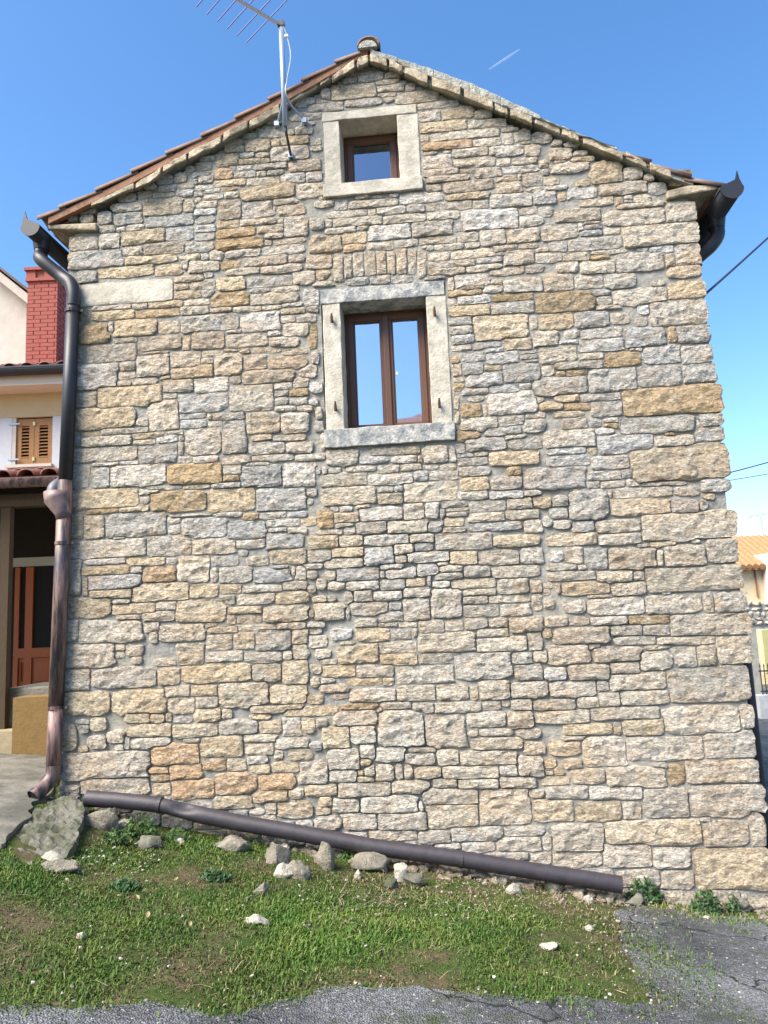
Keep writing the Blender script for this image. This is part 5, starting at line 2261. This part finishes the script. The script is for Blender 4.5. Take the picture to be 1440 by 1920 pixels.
# overhead cables
def cable(p0, p1, sag, r, label):
    n = 16; m_ = MB(); pts = []
    for k in range(n + 1):
        t = k / n; p = Vector(p0).lerp(Vector(p1), t); p.z -= sag * 4 * t * (1 - t); pts.append(p)
    m_.tube(pts, r, 6); return tag(m_.build('overhead_cable', CABLEB, None, True), label, 'cable')
hw = Matrix.Rotation(-YAW, 3, 'Z')
aP = hw @ Vector((SR + .03, .62, g1.z - .78)) + P0
cable(aP, at_y(1560, 333, 12.0), .02, .014, 'thick dark cable leaving the house below the right gutter')
cable(at_y(1250, 915, 24), at_y(1560, 832, 24), .05, .018, 'upper of the two thin cables at mid height right of the wall')
cable(at_y(1250, 918, 27), at_y(1560, 866, 27), .05, .012, 'lower of the two thin cables at mid height right of the wall')
# contrail
q0, q1 = at_y(917, 130, 2500), at_y(975, 92, 2500); m_ = MB(); n = 12
m_.tube([q0.lerp(q1, k / n) for k in range(n + 1)], [1.0 + 2.8 * math.sin(math.pi * min(1, (k + .6) / n * .9)) for k in range(n + 1)], 8)
CT = bpy.data.materials.new('contrail_vapour'); CT.use_nodes = True; t_ = CT.node_tree
tr = t_.nodes.new('ShaderNodeBsdfTransparent'); mxs = t_.nodes.new('ShaderNodeMixShader'); mxs.inputs[0].default_value = .16
t_.nodes['Principled BSDF'].inputs['Base Color'].default_value = (.9, .92, .95, 1)
t_.links.new(tr.outputs[0], mxs.inputs[1]); t_.links.new(t_.nodes['Principled BSDF'].outputs[0], mxs.inputs[2]); t_.links.new(mxs.outputs[0], t_.nodes['Material Output'].inputs[0])
tag(m_.build('contrail', CT, None, True), 'short white aircraft trail in the blue sky', 'contrail')

# ================================================================ FOREGROUND DETAIL
ROCKM = mat('loose_rock', (.31, .28, .225), .95, nscale=9, namt=.4, bump=.045, bscale=35, color2=(.22, .205, .16))
MOSSR = mat('mossy_slab', (.15, .145, .12), .95, nscale=6, namt=.35, bump=.025, bscale=22, color2=(.07, .078, .045))
CHALK = mat('chalk_rock', (.45, .415, .35), .9, nscale=12, namt=.35, bump=.03, bscale=40)
ROCKS = [  # px, py (foot), width px, height px, material, label
 (190, 1556, 56, 42, 'loose_rock', 'grey boulder below the left end of the loose pipe'),
 (223, 1556, 24, 16, 'chalk_rock', 'small pinkish stone right of the grey boulder under the pipe'),
 (283, 1592, 40, 24, 'mossy_slab', 'flat olive stone slab at the wall foot below the pipe joint'),
 (436, 1598, 62, 22, 'loose_rock', 'long pale stone bedded in grass below the dented pipe'),
 (518, 1622, 38, 40, 'loose_rock', 'upright grey stone in the heap below the pipe'),
 (532, 1647, 40, 26, 'chalk_rock', 'white broken stone in front of the upright grey stone'),
 (557, 1650, 34, 34, 'loose_rock', 'leaning slab right of the white broken stone'),
 (612, 1632, 38, 44, 'loose_rock', 'pointed triangular stone leaning below the pipe'),
 (490, 1678, 24, 18, 'loose_rock', 'small grey lump in grass below the stone heap'),
 (698, 1632, 74, 30, 'loose_rock', 'large squared pale stone under the middle of the pipe'),
 (748, 1640, 26, 20, 'chalk_rock', 'pale lump just right of the squared stone'),
 (772, 1658, 42, 20, 'mossy_slab', 'brown rounded stone below the pipe'),
 (735, 1664, 28, 14, 'mossy_slab', 'small brown stone left of the brown rounded stone'),
 (750, 1655, 18, 14, 'chalk_rock', 'little white stone between the brown stones'),
 (671, 1648, 13, 13, 'chalk_rock', 'round white pebble below the large squared stone'),
 (484, 1733, 34, 12, 'chalk_rock', 'flat white stone lying in the left half of the grass'),
 (150, 1761, 18, 9, 'chalk_rock', 'small white chip in the grass at far left'),
 (1030, 1781, 36, 11, 'chalk_rock', 'flat white stone in the right half of the grass'),
 (966, 1678, 30, 18, 'chalk_rock', 'pale rounded stone on the dry grass right of centre'),
 (1195, 1700, 38, 17, 'mossy_slab', 'tan stone beside the right end of the loose pipe'),
 (1043, 1674, 30, 22, 'mossy_slab', 'mossy stone under the right part of the pipe'),
 (1085, 1680, 34, 16, 'loose_rock', 'flat stone under the right part of the pipe'),
 (1105, 1692, 14, 12, 'chalk_rock', 'white pebble near the right pipe end'),
 (905, 1648, 30, 16, 'loose_rock', 'stone wedged below the pipe right of its joint'),
 (95, 1618, 44, 18, 'chalk_rock', 'whitish rock under the edge of the mossy slab'),
 (110, 1638, 52, 20, 'loose_rock', 'flat pale rock in front of the mossy slab'),
 (138, 1636, 24, 20, 'loose_rock', 'small grey rock right of the flat pale rock'),
 (1104, 1745, 16, 9, 'chalk_rock', 'white chip where the grass meets the asphalt'),
 (1322, 1727, 20, 6, 'chalk_rock', 'flat pale chip on the asphalt at right'),
 (1295, 1700, 44, 20, 'loose_rock', 'low stone against the wall foot at right'),
 (1390, 1712, 50, 26, 'loose_rock', 'pale block at the wall foot near the right corner'),
]
for i, (px, py, wp, hp_, mn_, lab) in enumerate(ROCKS):
    P = G(px, py); sc = P.y / FPX; sx = wp * sc / 2; sz = hp_ * sc / 2 * (1.15 if hp_ > 15 else 1.25)
    V, F_ = rock_mesh(sx * 1.12, max(sx, sz) * .8, sz * 1.2, 100 + i, .34, 3)
    o = mesh_obj('loose_stone', V, F_, MATS[mn_], None, False); o.location = (P.x, P.y + max(sx, sz) * .45, g(P.x, P.y + max(sx, sz) * .45) + sz * .50)
    o.rotation_euler = (0, rnd.uniform(-.15, .15), rnd.uniform(-.3, .3)); tag(o, lab, 'stone', 'loose stones at the wall foot')
    md = o.modifiers.new('n', 'WEIGHTED_NORMAL')
# big broken slab on the left
SPX = [(20, 1572), (52, 1545), (62, 1528), (100, 1512), (135, 1512), (160, 1540), (150, 1570), (143, 1600), (120, 1618), (68, 1612), (60, 1625), (22, 1605)]
sp3 = [G(*p) for p in SPX]; cen = sum(sp3, Vector()) / len(sp3)
bd = densify([(p.x, p.y) for p in sp3], .03, .022, 9, 4)
def slab_z(x, y): return cen.z + .045 + (x - cen.x) * -.12 + (y - cen.y) * .10 + noise.noise((x * 6, y * 6, 2)) * .045 + abs(noise.noise((x * 11, y * 11, 2))) * -.05 + noise.noise((x * 24, y * 24, 2)) * .014
o = cdt_sheet('broken_slab', bd, MOSSR, 0, .028, .17, slab_z); tag(o, 'big broken mossy concrete slab below the downpipe outlet', 'slab')

# grass: short blades, patchy
def pnoise(x, y, sc, z=0.0): return np.array([noise.noise((a * sc, b * sc, z)) for a, b in zip(x, y)])
def in_poly(x, y, poly):
    ins = np.zeros(len(x), bool); n = len(poly); j = n - 1
    for i in range(n):
        xi, yi = poly[i].x, poly[i].y; xj, yj = poly[j].x, poly[j].y
        if yi != yj:
            c_ = ((yi > y) != (yj > y)) & (x < (xj - xi) * (y - yi) / (yj - yi) + xi); ins ^= c_
        j = i
    return ins
def grass_field():
    rg = np.random.default_rng(4); n = 420000
    x = rg.uniform(-3.6, 3.3, n); y = rg.uniform(3.2, 6.9, n)
    wall_y = DIST - np.tan(YAW) * x - .02
    d1 = pnoise(x, y, 1.1, 5); d2 = pnoise(x, y, 3.4, 7)
    road = in_poly(x + rg.normal(0, 1, n) * np.where(x > .8, .24, .06), y + rg.normal(0, 1, n) * np.where(x > .8, .15, .05), road_poly); path = in_poly(x, y, path_poly); slab = in_poly(x, y, bd)
    onroad = in_poly(x, y, road_poly)
    dens = .72 + .75 * d1 + .55 * d2
    dens = np.clip(dens, .04, 1)
    moss = pnoise(x, y, 2.2, 21)
    dens = np.where(road, np.where((x > 1.0) & (moss > .25), .30, 0), dens)
    # dry strip of ground along the wall foot
    dw = wall_y - y
    dens = np.where((dw < .38) & (x > -.3) & ~road, dens * .35, dens)
    keep = (y < wall_y) & ~path & ~slab & (rg.random(n) < dens)
    onroad = onroad[keep]
    x, y, d1, d2, dw, road = x[keep], y[keep], d1[keep], d2[keep], dw[keep], road[keep]; n = len(x)
    z = gz(x, y) + np.where(onroad, .020, -.004)
    hgt = rg.gamma(3, .0046, n) + .005; hgt *= np.where(road, .5, 1) * (.75 + .6 * np.clip(d1 + .3, 0, 1)); lean = rg.uniform(.25, 1.3, n); az = rg.uniform(0, 2 * np.pi, n)
    wd = rg.uniform(.0018, .0042, n)
    dx, dy = np.cos(az), np.sin(az); sxv, syv = -dy * wd, dx * wd
    mx_, my_ = x + dx * hgt * lean * .35, y + dy * hgt * lean * .35; tx_, ty_ = x + dx * hgt * lean, y + dy * hgt * lean
    V = np.empty((n, 5, 3)); V[:, 0] = np.stack([x - sxv, y - syv, z], 1); V[:, 1] = np.stack([x + sxv, y + syv, z], 1)
    V[:, 2] = np.stack([mx_ + sxv * .8, my_ + syv * .8, z + hgt * .62], 1); V[:, 3] = np.stack([mx_ - sxv * .8, my_ - syv * .8, z + hgt * .62], 1)
    V[:, 4] = np.stack([tx_, ty_, z + hgt * (1.0 - .25 * lean)], 1)
    me = bpy.data.meshes.new('grass'); base = np.arange(n) * 5
    me.vertices.add(n * 5); me.vertices.foreach_set('co', V.ravel())
    loops = np.stack([base, base + 1, base + 2, base + 3, base + 3, base + 2, base + 4], 1).ravel()
    me.loops.add(n * 7); me.loops.foreach_set('vertex_index', loops.astype(np.int32))
    me.polygons.add(n * 2); st = np.stack([np.arange(n) * 7, np.arange(n) * 7 + 4], 1).ravel(); me.polygons.foreach_set('loop_start', st.astype(np.int32))
    me.update(calc_edges=True); me.validate()
    G1, G2, G3 = np.array([.046, .108, .015]), np.array([.098, .146, .025]), np.array([.24, .195, .10])
    t = np.clip(.5 + 1.1 * d2 + rg.normal(0, .3, n), 0, 1)[:, None]; c_ = G1 * (1 - t) + G2 * t
    dk = np.clip(.85 + .5 * d1, .55, 1.2)[:, None]; c_ = c_ * dk
    dry = rg.random(n) < np.clip(.03 - .28 * d1 + np.where((dw < .75) & (x > -.4), .30, 0), .015, .5); c_[dry] = G3 * rg.uniform(.6, 1.15, (dry.sum(), 1))
    ca = me.color_attributes.new('Col', 'FLOAT_COLOR', 'POINT'); cc = np.ones((n * 5, 4), np.float32); cc[:, :3] = np.repeat(c_, 5, 0); ca.data.foreach_set('color', cc.ravel())
    me.materials.append(mat('grass_blades', (0, 0, 0), .6, vcol=True, spec=.25))
    o = bpy.data.objects.new('grass', me); col.objects.link(o); stuff(o)
    o['label'] = 'short patchy grass between wall and road'; o['category'] = 'grass'
grass_field()

# straw, twigs and grit scattered on the bank
def litter():
    r_ = random.Random(9); mb = MB(); gm = MB()
    for k in range(650):
        if r_.random() < .7: P = G(r_.uniform(620, 1180), r_.gauss(1690, 35))
        else: P = G(r_.uniform(0, 1150), r_.uniform(1600, 1860))
        if P.y > DIST - math.tan(YAW) * P.x - .05: continue
        a = r_.uniform(0, 6.28); l_ = r_.uniform(.03, .13); z = g(P.x, P.y) + .012 + r_.random() * .02; dv_ = Vector((math.cos(a), math.sin(a), r_.uniform(-.15, .25))) * l_
        s_ = Vector((-math.sin(a), math.cos(a), 0)) * .0014; p = Vector((P.x, P.y, z)); c_ = r_.choice(((.28, .225, .135), (.34, .28, .18), (.18, .14, .085)))
        mb.add([p - s_, p + s_, p + dv_ * .5 + s_ + Vector((0, 0, .012)), p + dv_ * .5 - s_ + Vector((0, 0, .012)), p + dv_], [(0, 1, 2, 3), (3, 2, 4)], c_)
    o = stuff(mb.build('straw_litter', mat('straw', (0, 0, 0), .8, vcol=True))); o['label'] = 'dry straw and twigs strewn over the bank'; o['category'] = 'straw'
    edge_pts = [p for p in road_poly if -3.2 < p.x < 2.6 and 3 < p.y < 6.5]
    for k in range(1150):
        u_ = r_.random()
        if k > 700:
            e_ = r_.choice(edge_pts); P = Vector((e_.x + r_.gauss(.03, .12), e_.y + r_.gauss(-.05, .10), 0))
        elif u_ < .45: P = G(r_.uniform(560, 1240), r_.gauss(1688, 30))
        elif u_ < .65: P = G(r_.uniform(90, 300), r_.gauss(1625, 25))
        elif u_ < .8: P = G(r_.uniform(1100, 1440), r_.uniform(1700, 1900))
        else: P = G(r_.uniform(0, 1440), r_.uniform(1600, 1915))
        if P.y > DIST - math.tan(YAW) * P.x - .03: continue
        sz = r_.choice((.003, .004, .004, .006, .009)); V, F_ = rock_mesh(sz * 1.3, sz, sz * .8, k, .2, 1)
        v = r_.uniform(.35, 1.15) * (.6 if k > 700 else 1); gm.add([q + Vector((P.x, P.y, g(P.x, P.y) + .02)) for q in V], F_, (.40 * v, .375 * v, .32 * v))
    o = stuff(gm.build('gravel', mat('grit', (0, 0, 0), .9, vcol=True))); o['label'] = 'pale grit and pebbles scattered over bank and asphalt'; o['category'] = 'gravel'
litter()

def rubble():
    r_ = random.Random(31); mb = MB()
    for k in range(230):
        px = r_.uniform(330, 1200) if r_.random() < .75 else (r_.uniform(60, 260) if r_.random() < .6 else r_.uniform(1200, 1440))
        s_ = W(px, 1600)[0]; off = abs(r_.gauss(0, .13)) + .03
        P = P0 + UX * s_ + NV * off
        sz = r_.choice((.012, .016, .022, .03, .042)); V, F_ = rock_mesh(sz * r_.uniform(1, 1.7), sz, sz * r_.uniform(.6, 1), 900 + k, .25, 2)
        a = r_.uniform(0, 6.28); R_ = Matrix.Rotation(a, 3, 'Z'); c_ = PAL[r_.choice('cdwgtbd')]; v = r_.uniform(.3, .75)
        mb.add([R_ @ q + Vector((P.x, P.y, g(P.x, P.y) + sz * .3)) for q in V], F_, (c_[0] * v, c_[1] * v, c_[2] * v))
    o = stuff(mb.build('rubble', STONE)); o['label'] = 'small broken stones strewn along the wall foot'; o['category'] = 'rubble'
rubble()
# weeds at the wall foot
def weed(px, py, wpx, hpx, nleaf, colr, label, seed, d=None):
    P = G(px, py); sc = P.y / FPX; r_ = random.Random(seed); root = thing('weed', label, 'plant', (P.x, P.y, g(P.x, P.y)), 0, 'weeds at the wall foot')
    mb = MB(); hwid = wpx * sc / 2; ht = hpx * sc
    for k in range(int(nleaf * 1.8)):
        a = r_.uniform(0, 6.28); rr = math.sqrt(r_.random()); c_ = Vector((math.cos(a) * rr * hwid, math.sin(a) * rr * min(hwid, .09) * .8, (1 - rr * rr * .8) * ht * r_.uniform(.1, 1)))
        sz = r_.uniform(.009, .024); n_ = Vector((r_.uniform(-1, 1), r_.uniform(-1, .2), r_.uniform(.2, 1))).normalized(); t1 = n_.orthogonal().normalized(); t2 = n_.cross(t1)
        a2 = r_.uniform(0, 6.28); e1 = t1 * math.cos(a2) + t2 * math.sin(a2); e2 = n_.cross(e1); v = r_.uniform(.6, 1.3)
        mb.add([c_ - e1 * sz, c_ + e2 * sz * .55, c_ + e1 * sz * 1.1 + n_ * sz * .2, c_ - e2 * sz * .55], [(0, 1, 2, 3)], (colr[0] * v, colr[1] * v, colr[2] * v))
    mb.build('leaves', mat('weed_leaf', (0, 0, 0), .6, vcol=True, spec=.3), root)
    sm_ = MB()
    for k in range(6):
        a = r_.uniform(0, 6.28); sm_.tube([(0, 0, -.01), (math.cos(a) * hwid * .6, math.sin(a) * .05, ht * .8)], .0022, 4)
    sm_.build('stems', mat('weed_stem', (.10, .12, .04), .7), root)
DG, MG = (.030, .075, .022), (.048, .10, .022)
weed(1208, 1690, 70, 42, 260, DG, 'dark green weed cushion right of the loose pipe end', 1)
weed(1265, 1683, 60, 22, 120, DG, 'low weeds at the wall foot between pipe end and right corner', 2)
weed(1325, 1712, 56, 44, 190, DG, 'weed clump left of the pale block near the corner', 3)
weed(1400, 1690, 70, 30, 170, DG, 'weeds at the wall foot at the right corner', 4)
weed(1375, 1712, 30, 34, 80, DG, 'small weed tuft in front of the corner block', 5)
weed(262, 1572, 70, 44, 200, MG, 'leafy weeds below the pipe joint', 6)
weed(215, 1580, 50, 26, 120, MG, 'low weeds in front of the grey boulder', 7)
weed(172, 1512, 40, 34, 110, MG, 'weed tuft at the left mouth of the loose pipe', 8)
weed(128, 1500, 34, 30, 80, MG, 'weed tuft behind the downpipe outlet', 9)
weed(655, 1612, 36, 34, 90, MG, 'grassy tuft under the pipe left of the squared stone', 10)
weed(330, 1575, 46, 22, 100, MG, 'low weeds right of the flat olive slab', 11)
weed(400, 1648, 60, 16, 120, DG, 'dark bluish weed patch in the grass left of the stone heap', 12)
weed(230, 1665, 60, 16, 120, DG, 'dark bluish weed patch in the left grass', 13)
weed(690, 1625, 60, 16, 60, DG, 'small weeds around the squared stone', 14)
# fallen leaves
for i, (px, py, wp, lab) in enumerate(((258, 1692, 22, 'pale fallen leaf in the left grass'), (277, 1726, 26, 'yellowish fallen leaf left of centre'), (357, 1743, 20, 'tan fallen leaf in the grass'), (330, 1657, 16, 'curled tan leaf near the weeds'), (1165, 1872, 22, 'brown leaf at the grass edge beside the road'))):
    P = G(px, py); sz = wp * P.y / FPX / 2; a = rnd.uniform(0, 3); e1 = Vector((math.cos(a), math.sin(a), .1)); e2 = Vector((-math.sin(a), math.cos(a), .35)) * .3
    V = []; n = 6
    for k in range(n + 1):
        t = -1 + 2 * k / n; wv_ = (1 - t * t) ** .7; zc = Vector((0, 0, .2 * t * t))
        V += [(e1 * t - e2 * wv_ + zc + Vector((0, 0, .25 * wv_))) * sz, (e1 * t + zc) * sz, (e1 * t + e2 * wv_ + zc + Vector((0, 0, .2 * wv_))) * sz]
    F_ = [(k * 3 + q, k * 3 + q + 1, k * 3 + 4 + q, k * 3 + 3 + q) for k in range(n) for q in range(2)]
    o = mesh_obj('fallen_leaf', V, F_, mat('leaf_litter', (.30, .23, .12), .7, nscale=30, namt=.3), None, True); o.location = (P.x, P.y, P.z + .025); tag(o, lab, 'leaf', 'fallen leaves')
